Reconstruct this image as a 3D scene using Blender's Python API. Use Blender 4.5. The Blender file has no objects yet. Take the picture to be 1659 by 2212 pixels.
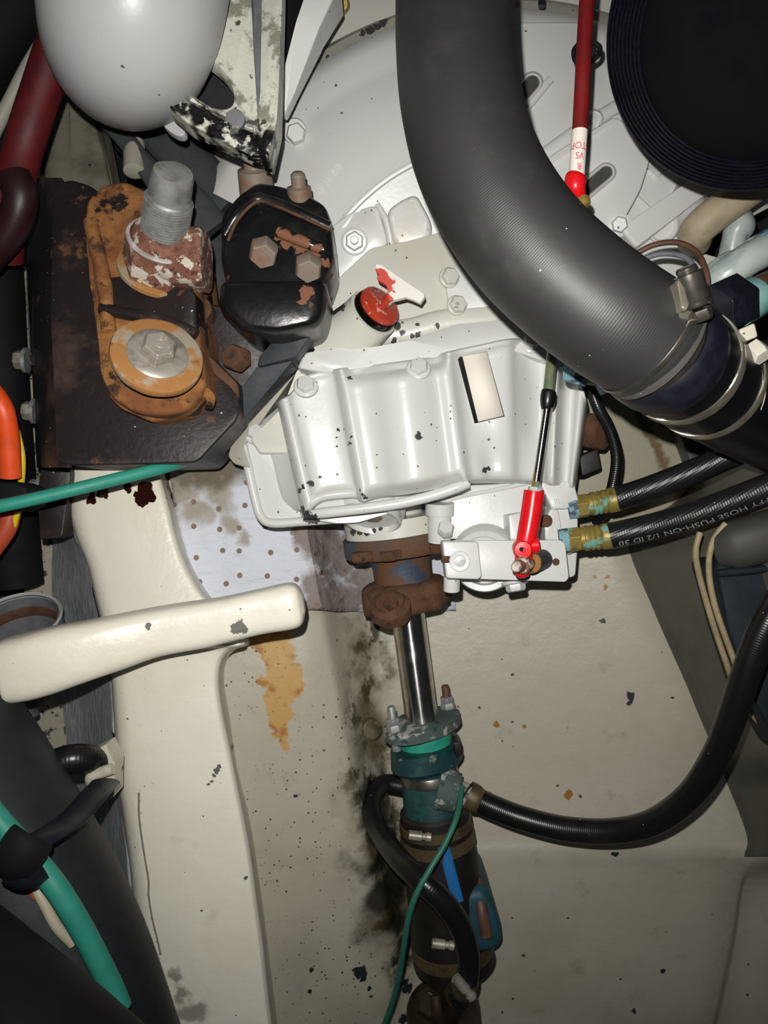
import bpy, bmesh, math, random
from mathutils import Vector, Matrix, noise as mnoise
random.seed(7)
scene = bpy.context.scene
COL = scene.collection
# ---------------------------------------------------------------- camera, light, exposure
F, CX, CY = 1671.0, 829.5, 1106.0          # focal length and centre in pixels of the 1659x2212 frame
cam_d = bpy.data.cameras.new('camera'); cam = bpy.data.objects.new('camera', cam_d); COL.objects.link(cam)
cam_d.sensor_fit = 'VERTICAL'; cam_d.sensor_height = 24.0; cam_d.lens = 24.0 * F / 2212.0
cam_d.clip_start = 0.02; cam_d.clip_end = 50
cam.location = (0, 0, 1.0); cam.rotation_euler = (0, 0, 0)
scene.camera = cam
world = bpy.data.worlds.new('world'); scene.world = world; world.use_nodes = True
world.node_tree.nodes['Background'].inputs[0].default_value = (0.85, 0.9, 1.0, 1)
world.node_tree.nodes['Background'].inputs[1].default_value = 0.022
fl = bpy.data.lights.new('phone_flash', 'SPOT'); flash = bpy.data.objects.new('phone_flash', fl); COL.objects.link(flash)
fl.energy = 23.5; fl.color = (1.0, 0.985, 0.95); fl.spot_size = math.radians(112); fl.spot_blend = 1.0
fl.shadow_soft_size = 0.004
flash.location = (-0.014, 0.036, 1.0); flash.rotation_euler = (math.radians(3), 0, 0)
vs = scene.view_settings; vs.view_transform = 'Standard'; vs.look = 'None'; vs.gamma = 1.0
vs.use_curve_mapping = False; vs.exposure = 0.0

# ---------------------------------------------------------------- geometry helpers
def W(px, py, d):
    "world point seen at pixel (px,py) at depth d below the camera"
    return Vector(((px - CX) * d / F, (CY - py) * d / F, 1.0 - d))
def L(px, d): return px * d / F
def ipts(pts, n):
    "Catmull-Rom through tuples of any length; n samples per span"
    P = [tuple(p) for p in pts]
    if len(P) == 2:
        return [tuple(a + (b - a) * i / n for a, b in zip(P[0], P[1])) for i in range(n + 1)]
    out = []
    E = [tuple(2 * a - b for a, b in zip(P[0], P[1]))] + P + [tuple(2 * a - b for a, b in zip(P[-1], P[-2]))]
    for i in range(1, len(E) - 2):
        a, b, c, d = E[i - 1], E[i], E[i + 1], E[i + 2]
        for k in range(n):
            t = k / n
            out.append(tuple(0.5 * (2 * q + (r - p) * t + (2 * p - 5 * q + 4 * r - s) * t * t + (3 * q - p - 3 * r + s) * t ** 3) for p, q, r, s in zip(a, b, c, d)))
    out.append(P[-1])
    return out
class Geo:
    def __init__(self): self.v = []; self.f = []; self.uv = {}
    def add(self, v, f, uv=None):
        o = len(self.v); self.v += [Vector(p) for p in v]; k = len(self.f)
        self.f += [tuple(i + o for i in q) for q in f]
        if uv:
            for i, u in enumerate(uv): self.uv[k + i] = u
        return self
    def __add__(self, g):
        r = Geo(); r.add(self.v, self.f); r.uv.update(self.uv); k = len(self.f); r.add(g.v, g.f)
        for i, u in g.uv.items(): r.uv[k + i] = u
        return r
def loft(rings, cap0=True, cap1=True, closed=True):
    g = Geo(); n = len(rings[0]); v = [p for r in rings for p in r]; f = []; uv = []
    acc = [0.0]
    for a, b in zip(rings, rings[1:]):
        ca = sum((Vector(p) for p in a), Vector()) / n; cb = sum((Vector(p) for p in b), Vector()) / n
        acc.append(acc[-1] + (cb - ca).length)
    m = n if closed else n - 1
    for i in range(len(rings) - 1):
        for j in range(m):
            k = (j + 1) % n
            f.append((i * n + j, i * n + k, (i + 1) * n + k, (i + 1) * n + j))
            uv.append([(acc[i], j / n), (acc[i], (j + 1) / n), (acc[i + 1], (j + 1) / n), (acc[i + 1], j / n)])
    if cap0: f.append(tuple(range(n))[::-1]); uv.append([(0, 0)] * n)
    if cap1: f.append(tuple((len(rings) - 1) * n + j for j in range(n))); uv.append([(acc[-1], 0)] * n)
    return g.add(v, f, uv)
def frame(axis, ref=Vector((0, 0, 1))):
    a = axis.normalized()
    if abs(a.dot(ref)) > 0.97: ref = Vector((0, 1, 0))
    x = ref.cross(a).normalized(); return x, a.cross(x).normalized(), a
def tube(path, r, n=16, per=8, cap=True, flat=1.0, sq=0.0, ref=Vector((0, 0, 1))):
    """path: (px,py,d[,radius scale]) samples; r metres. flat squashes along the second axis, sq squares the section"""
    P = [tuple(W(*p[:3])) + ((p[3] if len(p) > 3 else 1.0),) for p in path]
    S = ipts(P, per); C = [Vector(s[:3]) for s in S]
    rings = []; xprev = None
    for i, c in enumerate(C):
        t = (C[min(i + 1, len(C) - 1)] - C[max(i - 1, 0)])
        if xprev is None: x, y, a = frame(t, ref)
        else:
            a = t.normalized(); x = (xprev - a * xprev.dot(a)).normalized(); y = a.cross(x)
        xprev = x; rr = r * S[i][3]; ring = []
        for j in range(n):
            th = 2 * math.pi * j / n; co, si = math.cos(th), math.sin(th)
            if sq:
                e = 1 - sq; co = math.copysign(abs(co) ** e, co); si = math.copysign(abs(si) ** e, si)
            ring.append(c + x * (rr * co) + y * (rr * flat * si))
        rings.append(ring)
    return loft(rings, cap, cap)
def lathe(o, axis, prof, n=32, lob=None, rot=0.0, cap=True, ref=Vector((0, 0, 1))):
    "prof: (distance along axis, radius) in metres; lob(theta,i)->radius factor"
    x, y, a = frame(axis, ref); rings = []
    for i, (t, r) in enumerate(prof):
        ring = []
        for j in range(n):
            th = rot + 2 * math.pi * j / n; k = lob(th, i) if lob else 1.0
            ring.append(o + a * t + x * (r * k * math.cos(th)) + y * (r * k * math.sin(th)))
        rings.append(ring)
    return loft(rings, cap, cap)
def hexhead(o, axis, r, h, rot=0.0, flange=0.0, n=6):
    "hex bolt head standing on point o, chamfered crown, optional flange radius"
    g = lathe(o, axis, [(0, r), (h * .72, r), (h, r * .84)], n, rot=rot)
    if flange: g = lathe(o, axis, [(-h * .15, flange), (h * .12, flange), (h * .28, flange * .86), (h * .3, r * .6)], 28) + g
    return g
def rnd(pts, r=8, seg=4):
    "round the corners of a pixel outline (tuples px,py[,d])"
    out = []; n = len(pts)
    for i in range(n):
        p = Vector(pts[i][:2]); a = Vector(pts[i - 1][:2]); b = Vector(pts[(i + 1) % n][:2])
        ex = pts[i][2:]
        la, lb = (a - p).length, (b - p).length; k = min(r, la * .45, lb * .45)
        p0 = p + (a - p) * (k / la); p2 = p + (b - p) * (k / lb)
        for s in range(seg + 1):
            t = s / seg; q = p0 * (1 - t) ** 2 + p * 2 * t * (1 - t) + p2 * t * t
            out.append((q.x, q.y) + tuple(ex))
    return out
def ringw(pts, d): return [W(p[0], p[1], (p[2] if len(p) > 2 else d)) for p in pts]
def slab(outline, dt, db, grow=1.0, edge=0.0):
    """solid block: top outline in pixels at depth dt (or per point), vertical sides down to depth db;
    edge>0 adds a rounded top rim of that many metres"""
    top = ringw(outline, dt); c = sum(top, Vector()) / len(top)
    def shrink(k, dz): return [Vector((c.x + (p.x - c.x) * k, c.y + (p.y - c.y) * k, p.z - dz)) for p in top]
    size = max((p - c).length for p in top)
    rings = []
    base = [Vector((c.x + (p.x - c.x) * grow, c.y + (p.y - c.y) * grow, 1 - db)) for p in top]
    rings.append(base)
    if edge:
        for s in range(0, 5):
            a = s / 4 * math.pi / 2
            rings.append(shrink(1 - edge / size * (1 - math.cos(a)), edge * (1 - math.sin(a))))
    else: rings.append(top)
    return loft(rings)
def ell(cx, cy, rx, ry, deg=0, n=32):
    a = math.radians(deg); return [(cx + rx * math.cos(t) * math.cos(a) - ry * math.sin(t) * math.sin(a), cy + rx * math.cos(t) * math.sin(a) + ry * math.sin(t) * math.cos(a)) for t in (2 * math.pi * i / n for i in range(n))]
def sheet(rows, sy=1, sx=1, thick=0.0):
    "grid of (px,py,d) rows -> smooth surface; sy/sx spline samples; thick adds a back side"
    rows = [[tuple(W(*p)) for p in r] for r in rows]
    if sx > 1: rows = [ipts(r, sx) for r in rows]
    if sy > 1:
        cols = [ipts([r[j] for r in rows], sy) for j in range(len(rows[0]))]
        rows = [[c[i] for c in cols] for i in range(len(cols[0]))]
    n = len(rows[0]); m = len(rows); g = Geo()
    v = [Vector(p) for r in rows for p in r]
    f = [(i * n + j, (i + 1) * n + j, (i + 1) * n + j + 1, i * n + j + 1) for i in range(m - 1) for j in range(n - 1)]
    uv = [[(j / (n - 1), i / (m - 1)), (j / (n - 1), (i + 1) / (m - 1)), ((j + 1) / (n - 1), (i + 1) / (m - 1)), ((j + 1) / (n - 1), i / (m - 1))] for i in range(m - 1) for j in range(n - 1)]
    g.add(v, f, uv)
    if thick:
        k = len(v); g.add([p - Vector((0, 0, thick)) for p in v], [q[::-1] for q in f])
        rim = [j for j in range(n)] + [i * n + n - 1 for i in range(1, m)] + [(m - 1) * n + j for j in range(n - 2, -1, -1)] + [i * n for i in range(m - 2, 0, -1)]
        o = len(g.v); g.v += [g.v[i].copy() for i in rim] + [g.v[i + k].copy() for i in rim]; r = len(rim)
        g.f += [(o + i, o + (i + 1) % r, o + r + (i + 1) % r, o + r + i) for i in range(r)]
    return g
def wob(g, amp, sc, seed=0):
    "irregular, hand-laid or corroded surface: push vertices along noise"
    for p in g.v:
        q = p * sc + Vector((seed, seed * 1.7, 0)); p += Vector((mnoise.noise(q), mnoise.noise(q + Vector((31, 0, 0))), mnoise.noise(q + Vector((0, 57, 0))))) * amp
    return g
def empty(name, loc):
    o = bpy.data.objects.new(name, None); o.location = loc; o.empty_display_size = 0.02; COL.objects.link(o); return o
def tag(o, label, cat, group=None):
    o['label'] = label; o['category'] = cat
    if group: o['group'] = group
    return o
def thing(name, label, cat, loc, group=None): return tag(empty(name, loc), label, cat, group)
def wloc(o):
    v = Vector(o.location)
    while o.parent: o = o.parent; v = v + Vector(o.location)
    return v
def obj(name, g, mat, parent=None, bevel=0.0, seg=2, sub=0, ang=38, label=None, kind=None, weld=True):
    me = bpy.data.meshes.new(name)
    org = wloc(parent) if parent else (sum(g.v, Vector()) / len(g.v) if kind != 'structure' else Vector())
    if parent is None and kind != 'structure': org.z = min(p.z for p in g.v)
    me.from_pydata([tuple(p - org) for p in g.v], [], g.f)
    if g.uv:
        ul = me.uv_layers.new(name='uv')
        for pi, poly in enumerate(me.polygons):
            u = g.uv.get(pi)
            if u:
                for li, c in zip(poly.loop_indices, u): ul.data[li].uv = c
    bm = bmesh.new(); bm.from_mesh(me)
    if weld: bmesh.ops.remove_doubles(bm, verts=bm.verts, dist=1e-6)
    bmesh.ops.recalc_face_normals(bm, faces=bm.faces)
    ca = math.radians(ang)
    for e in bm.edges:
        e.smooth = not (len(e.link_faces) == 2 and e.calc_face_angle(0) > ca)
    bm.to_mesh(me); bm.free()
    for p in me.polygons: p.use_smooth = True
    o = bpy.data.objects.new(name, me); COL.objects.link(o)
    o.location = Vector() if parent else org
    if parent: o.parent = parent
    me.materials.append(mat)
    if bevel:
        b = o.modifiers.new('bevel', 'BEVEL'); b.width = bevel; b.segments = seg; b.limit_method = 'ANGLE'; b.angle_limit = math.radians(32); b.harden_normals = True
        for e in me.edges: e.use_edge_sharp = False
    if sub:
        s = o.modifiers.new('sub', 'SUBSURF'); s.levels = sub; s.render_levels = sub
    if label: o['label'] = label
    if kind: o['kind'] = kind
    return o
def textgeo(body, size, depth=0.0):
    "letters as flat mesh in the xy plane, centred"
    c = bpy.data.curves.new('t', 'FONT'); c.body = body; c.size = size; c.align_x = 'CENTER'; c.align_y = 'CENTER'; c.extrude = depth; c.resolution_u = 3
    o = bpy.data.objects.new('t', c); COL.objects.link(o); dg = bpy.context.evaluated_depsgraph_get()
    me = bpy.data.meshes.new_from_object(o.evaluated_get(dg)); g = Geo()
    g.add([v.co for v in me.vertices], [tuple(p.vertices) for p in me.polygons])
    bpy.data.objects.remove(o); bpy.data.curves.remove(c); bpy.data.meshes.remove(me); return g
def place(g, o, x, y, z):
    "map local coordinates of g to origin o and axes"
    r = Geo(); r.add([o + x * p.x + y * p.y + z * p.z for p in g.v], g.f); return r

# ---------------------------------------------------------------- procedural materials
def hx(h):
    h = h.lstrip('#'); c = [int(h[i:i + 2], 16) / 255 for i in (0, 2, 4)]
    return tuple(x / 12.92 if x <= .04045 else ((x + .055) / 1.055) ** 2.4 for x in c) + (1,)
class Mat:
    def __init__(s, name, base, rough=.5, metal=0.0, spec=.5, coat=0.0):
        s.m = bpy.data.materials.new(name); s.m.use_nodes = True; s.t = s.m.node_tree; s.N = s.t.nodes
        s.p = s.N['Principled BSDF']; s.geo = s.N.new('ShaderNodeNewGeometry'); s.pos = s.geo.outputs['Position']
        s.col = None; s.base = hx(base); s.r = None; s.rv = rough; s.me = None; s.mv = metal; s.nrm = None
        s.p.inputs['Base Color'].default_value = s.base; s.p.inputs['Roughness'].default_value = rough
        s.p.inputs['Metallic'].default_value = metal; s.p.inputs['Specular IOR Level'].default_value = spec
        s.p.inputs['Coat Weight'].default_value = coat; s.p.inputs['Coat Roughness'].default_value = .08
    def lk(s, a, b): s.t.links.new(a, b)
    def math(s, op, a, b=None, clamp=False):
        n = s.N.new('ShaderNodeMath'); n.operation = op; n.use_clamp = clamp
        for i, v in enumerate((a, b)):
            if v is None: continue
            if isinstance(v, (int, float)): n.inputs[i].default_value = v
            else: s.lk(v, n.inputs[i])
        return n.outputs[0]
    def noise(s, scale, detail=4, rough=.6, vec=None, dist=0.0):
        n = s.N.new('ShaderNodeTexNoise'); n.inputs['Scale'].default_value = scale; n.inputs['Detail'].default_value = detail
        n.inputs['Roughness'].default_value = rough; n.inputs['Distortion'].default_value = dist; s.lk(vec or s.pos, n.inputs['Vector']); return n.outputs['Fac']
    def stretch(s, vec3, src=None):
        n = s.N.new('ShaderNodeVectorMath'); n.operation = 'MULTIPLY'; s.lk(src or s.pos, n.inputs[0]); n.inputs[1].default_value = vec3; return n.outputs[0]
    def step(s, v, lo, hi):
        n = s.N.new('ShaderNodeMapRange'); n.interpolation_type = 'SMOOTHSTEP'; s.lk(v, n.inputs[0])
        n.inputs[1].default_value = lo; n.inputs[2].default_value = hi; return n.outputs[0]
    def patches(s, scale, lo, hi, detail=5, seed=0, rough=.62):
        v = s.N.new('ShaderNodeVectorMath'); v.operation = 'ADD'; s.lk(s.pos, v.inputs[0]); v.inputs[1].default_value = (seed, seed * .7, seed * 1.3)
        return s.step(s.noise(scale, detail, rough, v.outputs[0]), lo, hi)
    def specks(s, scale, size, keep, seed=0):
        v = s.N.new('ShaderNodeVectorMath'); v.operation = 'ADD'; s.lk(s.pos, v.inputs[0]); v.inputs[1].default_value = (seed, seed, seed)
        n = s.N.new('ShaderNodeTexVoronoi'); n.inputs['Scale'].default_value = scale; s.lk(v.outputs[0], n.inputs['Vector'])
        sp = s.N.new('ShaderNodeSeparateColor'); s.lk(n.outputs['Color'], sp.inputs[0])
        w = s.math('ADD', n.outputs['Distance'], s.math('MULTIPLY', s.math('SUBTRACT', s.noise(scale * 2.5, 2), .5), .35))
        a = s.math('LESS_THAN', w, s.math('MULTIPLY', sp.outputs[1], size)); b = s.math('GREATER_THAN', sp.outputs[0], 1 - keep); return s.math('MULTIPLY', a, b)
    def blobs(s, bl, amp=.5, scale=60, soft=.15):
        "soft-edged stains: bl = (px,py,depth,radius_px), outline broken up by noise"
        ra = sum(L(b[3], b[2]) for b in bl) / len(bl)
        wn = s.N.new('ShaderNodeTexNoise'); wn.inputs['Scale'].default_value = .42 / ra; wn.inputs['Detail'].default_value = 4; s.lk(s.pos, wn.inputs['Vector'])
        w1 = s.N.new('ShaderNodeVectorMath'); w1.operation = 'MULTIPLY_ADD'; s.lk(wn.outputs['Color'], w1.inputs[0]); w1.inputs[1].default_value = (ra * 3.2,) * 3; s.lk(s.pos, w1.inputs[2])
        w2 = s.N.new('ShaderNodeVectorMath'); w2.operation = 'SUBTRACT'; s.lk(w1.outputs[0], w2.inputs[0]); w2.inputs[1].default_value = (ra * 1.6,) * 3
        flat = s.stretch((1, 1, 0), w2.outputs[0]); cur = None; scale = max(scale, .8 / ra)
        for (px, py, d, r) in bl:
            c = W(px, py, d); n = s.N.new('ShaderNodeVectorMath'); n.operation = 'DISTANCE'; s.lk(flat, n.inputs[0]); n.inputs[1].default_value = (c.x, c.y, 0)
            q = s.math('MULTIPLY', n.outputs['Value'], 1 / L(r, d)); cur = q if cur is None else s.math('MINIMUM', cur, q)
        w = s.math('ADD', cur, s.math('MULTIPLY', s.math('SUBTRACT', s.noise(scale, 4, .65), .5), amp * 2)); return s.step(w, 1.0 + soft, 1.0 - soft)
    def layer(s, mask, color=None, rough=None, metal=None, fac=1.0):
        if fac != 1.0: mask = s.math('MULTIPLY', mask, fac)
        if color:
            n = s.N.new('ShaderNodeMix'); n.data_type = 'RGBA'; s.lk(mask, n.inputs[0])
            if s.col is None: n.inputs[6].default_value = s.base
            else: s.lk(s.col, n.inputs[6])
            n.inputs[7].default_value = hx(color); s.col = n.outputs[2]
        for key, val, cur, dv in (('r', rough, s.r, s.rv), ('me', metal, s.me, s.mv)):
            if val is None: continue
            n = s.N.new('ShaderNodeMix'); s.lk(mask, n.inputs[0])
            if cur is None: n.inputs[2].default_value = dv
            else: s.lk(cur, n.inputs[2])
            n.inputs[3].default_value = val; setattr(s, key, n.outputs[0])
        return s
    def bump(s, h, strength=.3, dist=.001):
        n = s.N.new('ShaderNodeBump'); n.inputs['Strength'].default_value = strength; n.inputs['Distance'].default_value = dist
        s.lk(h, n.inputs['Height'])
        if s.nrm: s.lk(s.nrm, n.inputs['Normal'])
        s.nrm = n.outputs[0]; return s
    def uv(s, i):
        n = s.N.new('ShaderNodeUVMap'); x = s.N.new('ShaderNodeSeparateXYZ'); s.lk(n.outputs[0], x.inputs[0]); return x.outputs[i]
    def done(s):
        if s.col: s.lk(s.col, s.p.inputs['Base Color'])
        if s.r: s.lk(s.r, s.p.inputs['Roughness'])
        if s.me: s.lk(s.me, s.p.inputs['Metallic'])
        if s.nrm: s.lk(s.nrm, s.p.inputs['Normal'])
        return s.m
def white_paint(name, base='#dfe0da', chips=(), stain='#cdbf9c', rough=.33, speck=.25, chipcol='#3a3836'):
    m = Mat(name, base, rough)
    m.layer(m.patches(9, .52, .75, seed=3), stain, fac=.35)
    m.layer(m.specks(160, .22, speck, 2), '#6d5f4c', .6)
    m.layer(m.patches(55, .74, .76, 6, 5), '#77716a', .5)
    if chips: m.layer(m.blobs(chips, .8, 160, .12), chipcol, .55)
    m.bump(m.noise(260, 3), .10, .0008); m.bump(m.noise(28, 3), .16, .002)
    return m.done()
def rust(name, base='#8a4a22', alt='#c47a35', dark='#4a2a1a', worn=None, thr=.6, scale=40):
    m = Mat(name, base, .88)
    m.layer(m.patches(scale, .42, .62, 6, 1), alt); m.layer(m.patches(scale * 1.7, .55, .66, 6, 9), dark)
    if worn: m.layer(m.patches(scale * .8, thr, thr + .05, 6, 17), worn, .4)
    m.bump(m.noise(220, 6, .7), .7, .0016); m.bump(m.noise(60, 5, .7), .6, .003)
    return m.done()
def black_paint(name, base='#121214', chips=(), rough=.26, thr=.66):
    m = Mat(name, base, rough); m.layer(m.patches(28, thr, thr + .04, 6, 4), '#5a3a28', .7); m.layer(m.patches(16, .55, .8, 4, 8), '#3a3630', .5, fac=.5)
    if chips: m.layer(m.blobs(chips, .7, 110, .12), '#7d5038', .8)
    m.bump(m.noise(180, 5), .25, .001); return m.done()
def plain(name, base, rough=.5, metal=0.0, vary=None, bump=.12, scale=60, spec=.5):
    m = Mat(name, base, rough, metal, spec)
    if vary: m.layer(m.patches(scale, .42, .66, 5, 2), vary)
    m.layer(m.patches(scale * .4, .45, .8, 3, 6), base, min(1, rough + .15))
    if bump: m.bump(m.noise(scale * 3, 4), bump, .001)
    return m.done()
def rubber(name, base='#242424', rough=.42, pitch=.0016, strength=.5, dust=.2, weave=False):
    m = Mat(name, base, rough); u = m.uv(0)
    w = m.math('SINE', m.math('MULTIPLY', u, 2 * math.pi / pitch))
    if weave: w = m.math('ADD', w, m.math('SINE', m.math('ADD', m.math('MULTIPLY', m.uv(1), 160.0), m.math('MULTIPLY', u, 500))))
    if strength: m.bump(w, strength, .0003)
    m.layer(m.patches(22, .5, .8, 5, 3), '#5a5a58', rough + .15, fac=dust); m.layer(m.specks(330, .20, .03, 4), '#b9b7b0', .7)
    m.bump(m.noise(90, 4), .12, .001); return m.done()
# ---------------------------------------------------------------- material set
RUSTSTAIN = [(580, 1385, .875, 46), (596, 1425, .875, 44), (604, 1465, .875, 40), (606, 1505, .875, 34), (608, 1545, .875, 28), (602, 1585, .875, 22), (597, 1612, .875, 12)]
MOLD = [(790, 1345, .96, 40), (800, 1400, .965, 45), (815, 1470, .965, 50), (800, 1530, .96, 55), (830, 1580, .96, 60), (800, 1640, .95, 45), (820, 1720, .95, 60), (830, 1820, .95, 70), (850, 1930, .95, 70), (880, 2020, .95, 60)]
def hull_mat():
    m = Mat('hull_gelcoat', '#bdb7a6', .42)
    m.layer(m.patches(7, .45, .7, seed=2), '#aaa290', fac=.6); m.layer(m.patches(26, .58, .74, 5, 7), '#8f876f', fac=.45)
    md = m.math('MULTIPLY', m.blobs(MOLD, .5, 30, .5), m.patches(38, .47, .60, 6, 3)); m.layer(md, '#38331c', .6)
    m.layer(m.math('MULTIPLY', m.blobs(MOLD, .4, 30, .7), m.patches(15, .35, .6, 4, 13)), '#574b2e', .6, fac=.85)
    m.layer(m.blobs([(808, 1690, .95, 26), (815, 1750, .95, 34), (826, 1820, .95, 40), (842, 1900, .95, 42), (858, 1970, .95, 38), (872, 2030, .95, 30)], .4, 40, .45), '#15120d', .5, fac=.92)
    st = m.blobs(RUSTSTAIN, .5, 70, .12); m.layer(st, '#c99a48', .5, fac=.85)
    m.layer(m.math('MULTIPLY', st, m.patches(45, .5, .66, 5, 21)), '#a0641f', .6, fac=.8)
    m.layer(m.blobs([(1228, 1718, .945, 9), (1075, 1564, .96, 6), (1130, 1566, .96, 6), (1290, 1248, .93, 4), (1316, 1246, .93, 5), (1312, 1269, .93, 5)], .4, 150), '#9a6a1c')
    m.layer(m.blobs([(1365, 1505, .93, 9), (1363, 1520, .93, 7), (1300, 1340, .94, 6), (1455, 1508, .92, 5), (1328, 1843, .935, 7), (1430, 2095, .955, 6), (1372, 2192, .955, 6), (878, 2135, .945, 12), (872, 2120, .945, 8), (872, 2196, .945, 9), (785, 2095, .93, 6), (797, 2120, .93, 6), (780, 2078, .93, 14), (640, 1720, .88, 5), (672, 2090, .9, 7), (668, 2140, .9, 6)], .6, 140), '#2a2c33')
    m.layer(m.specks(75, .16, .14, 3), '#5c4632', .5); m.layer(m.math('MULTIPLY', m.specks(210, .3, .5, 8), m.blobs([(620, 1760, .88, 130), (640, 1900, .88, 130), (700, 1600, .88, 80), (560, 1450, .88, 80), (790, 1420, .95, 60), (740, 2100, .9, 120)], .3, 20, .5)), '#54412f', .5)
    m.bump(m.noise(45, 5), .30, .003); m.bump(m.noise(230, 4), .12, .001)
    return m.done()
OIL = [(197, 1077, .79, 11), (222, 1066, .79, 12), (275, 1050, .79, 10), (303, 1075, .79, 16), (312, 1052, .79, 13), (320, 1072, .79, 12), (293, 1068, .79, 10)]
def cream_mat():
    m = Mat('cream_gelcoat', '#e6e1d1', .34)
    m.layer(m.patches(8, .45, .7, seed=5), '#ded5be', fac=.6)
    m.layer(m.patches(20, .6, .8, 4, 15), '#b7ad92', fac=.5)
    m.layer(m.specks(120, .16, .16, 5), '#6b5a40', .5)
    m.layer(m.blobs([(520, 1350, .69, 14), (533, 1357, .69, 10), (510, 1354, .69, 8), (336, 1345, .69, 7), (632, 1318, .69, 3)], .7, 170, .1), '#6d6a62', .7)
    m.layer(m.blobs([(470, 1660, .75, 4), (466, 1669, .75, 6), (460, 1680, .75, 5), (454, 1691, .75, 4), (449, 1699, .75, 3), (530, 1898, .75, 4)], .5, 200, .1), '#5a574f', .6)
    m.layer(m.blobs([(395, 2140, .745, 18), (410, 2190, .74, 26), (360, 2215, .74, 30), (380, 2100, .745, 14)], .8, 60, .4), '#7d7a70', fac=.8)
    m.layer(m.blobs(OIL, .35, 120, .08), '#2a0f0c', .08)
    crack = [(300 + dx, y, .75, 2.2) for dx, y in ((0, 1710), (0, 1735), (1, 1760), (3, 1785), (6, 1810), (9, 1835), (14, 1860), (20, 1885), (22, 1905), (21, 1930), (24, 1955), (29, 1980), (35, 2005), (40, 2030), (47, 2055))]
    m.layer(m.blobs(crack, .9, 90, .5), '#77726a', .7, fac=.55)
    m.bump(m.noise(30, 4), .32, .004); m.bump(m.noise(140, 4), .12, .001)
    return m.done()
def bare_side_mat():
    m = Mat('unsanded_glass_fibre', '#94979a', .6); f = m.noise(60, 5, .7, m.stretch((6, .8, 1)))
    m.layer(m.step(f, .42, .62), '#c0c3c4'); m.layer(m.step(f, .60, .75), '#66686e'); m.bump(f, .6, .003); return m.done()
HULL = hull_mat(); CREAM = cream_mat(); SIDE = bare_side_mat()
SPECK = Mat('speckled_deck_paint', '#a39c8b', .6)
SPECK.layer(SPECK.patches(60, .54, .6, 6, 2), '#3a322a'); SPECK.layer(SPECK.patches(20, .5, .7, 5, 9), '#6e6458'); SPECK.layer(SPECK.specks(150, .3, .4, 3), '#231f1d'); SPECK.bump(SPECK.noise(120), .3); SPECK = SPECK.done()
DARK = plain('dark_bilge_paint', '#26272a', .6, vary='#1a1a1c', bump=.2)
WALLR = plain('shaded_wall_gelcoat', '#5c5950', .24, vary='#524f47', bump=.05, scale=14)  # right wall gelcoat, its grazing-light shade put into a darker colour
GBCHIPS = [(904, 943, .71, 8), (1049, 1014, .73, 7), (1058, 1013, .73, 5), (755, 817, .73, 5), (655, 1052, .73, 5), (690, 1030, .73, 4), (671, 1045, .73, 7), (645, 1060, .73, 5), (663, 1117, .745, 14), (676, 1122, .745, 12), (652, 1100, .745, 7), (728, 925, .73, 4), (757, 958, .73, 4), (759, 945, .73, 3), (777, 1060, .725, 4), (785, 1068, .725, 4), (790, 1076, .725, 4), (725, 943, .73, 3), (728, 960, .73, 3)]
GBWHITE = white_paint('white_gearbox_paint', '#d2d3cf', GBCHIPS)
PLCHIPS = [(760, 1150, .79, 8), (776, 1152, .79, 6), (792, 1148, .79, 8), (806, 1146, .79, 6), (822, 1143, .79, 4), (735, 668, .75, 13), (722, 676, .75, 9), (712, 684, .75, 7), (905, 712, .74, 8), (892, 713, .74, 7), (870, 705, .74, 6), (902, 690, .74, 5), (948, 690, .74, 6), (745, 648, .75, 4), (862, 740, .73, 6), (858, 690, .735, 9), (853, 720, .735, 7), (880, 547, .76, 2), (885, 439, .76, 4), (770, 648, .75, 3), (755, 618, .75, 2)]
PLWHITE = white_paint('white_adapter_paint', '#d2d0c6', PLCHIPS, speck=.12)
RIMCHIPS = [(830, 86, .85, 10), (815, 92, .85, 9), (800, 99, .85, 8), (786, 105, .85, 7), (712, 150, .85, 4), (665, 196, .85, 5), (640, 216, .85, 4), (755, 88, .87, 4), (720, 112, .87, 4), (680, 145, .87, 4)]
BELLWHITE = white_paint('white_bell_housing_paint', '#dcdcd8', RIMCHIPS, speck=.06)
RIM = white_paint('dirty_rim_paint', '#9b988c', RIMCHIPS, speck=.3)
OFFWHITE = white_paint('offwhite_pipe_paint', '#bbbbbb', rough=.38, speck=.04)
CHIPPED = Mat('heavily_chipped_white_paint', '#d3d1c4', .38)
CHIPPED.layer(CHIPPED.patches(30, .50, .58, 7, 3, .7), '#8d8b7c'); CHIPPED.layer(CHIPPED.patches(42, .62, .65, 7, 8), '#4c4a42')
CHIPPED.layer(CHIPPED.math('MULTIPLY', CHIPPED.blobs([(390, 225, .632, 24), (430, 250, .632, 30), (475, 275, .632, 30), (520, 302, .632, 36), (560, 322, .632, 36), (585, 300, .632, 20), (545, 340, .632, 24)], .5, 60, .3), CHIPPED.patches(70, .40, .47, 6, 4)), '#0e0d0d', .3)
CHIPPED.bump(CHIPPED.noise(90, 6), .6, .002); CHIPPED = CHIPPED.done()
GREYWEB = plain('grey_cast_metal', '#77787a', .6, vary='#6a6b6e')
SLOTM = plain('dark_slot_interior', '#3e3f3b', .6, vary='#4a4b46')
RUST = rust('orange_rust', '#7d4c29', '#9c6a38', '#4c301e', '#231d1a', .56, 30)
RUSTB = rust('brown_rust', '#573a27', '#664630', '#3d2b20')
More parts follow.
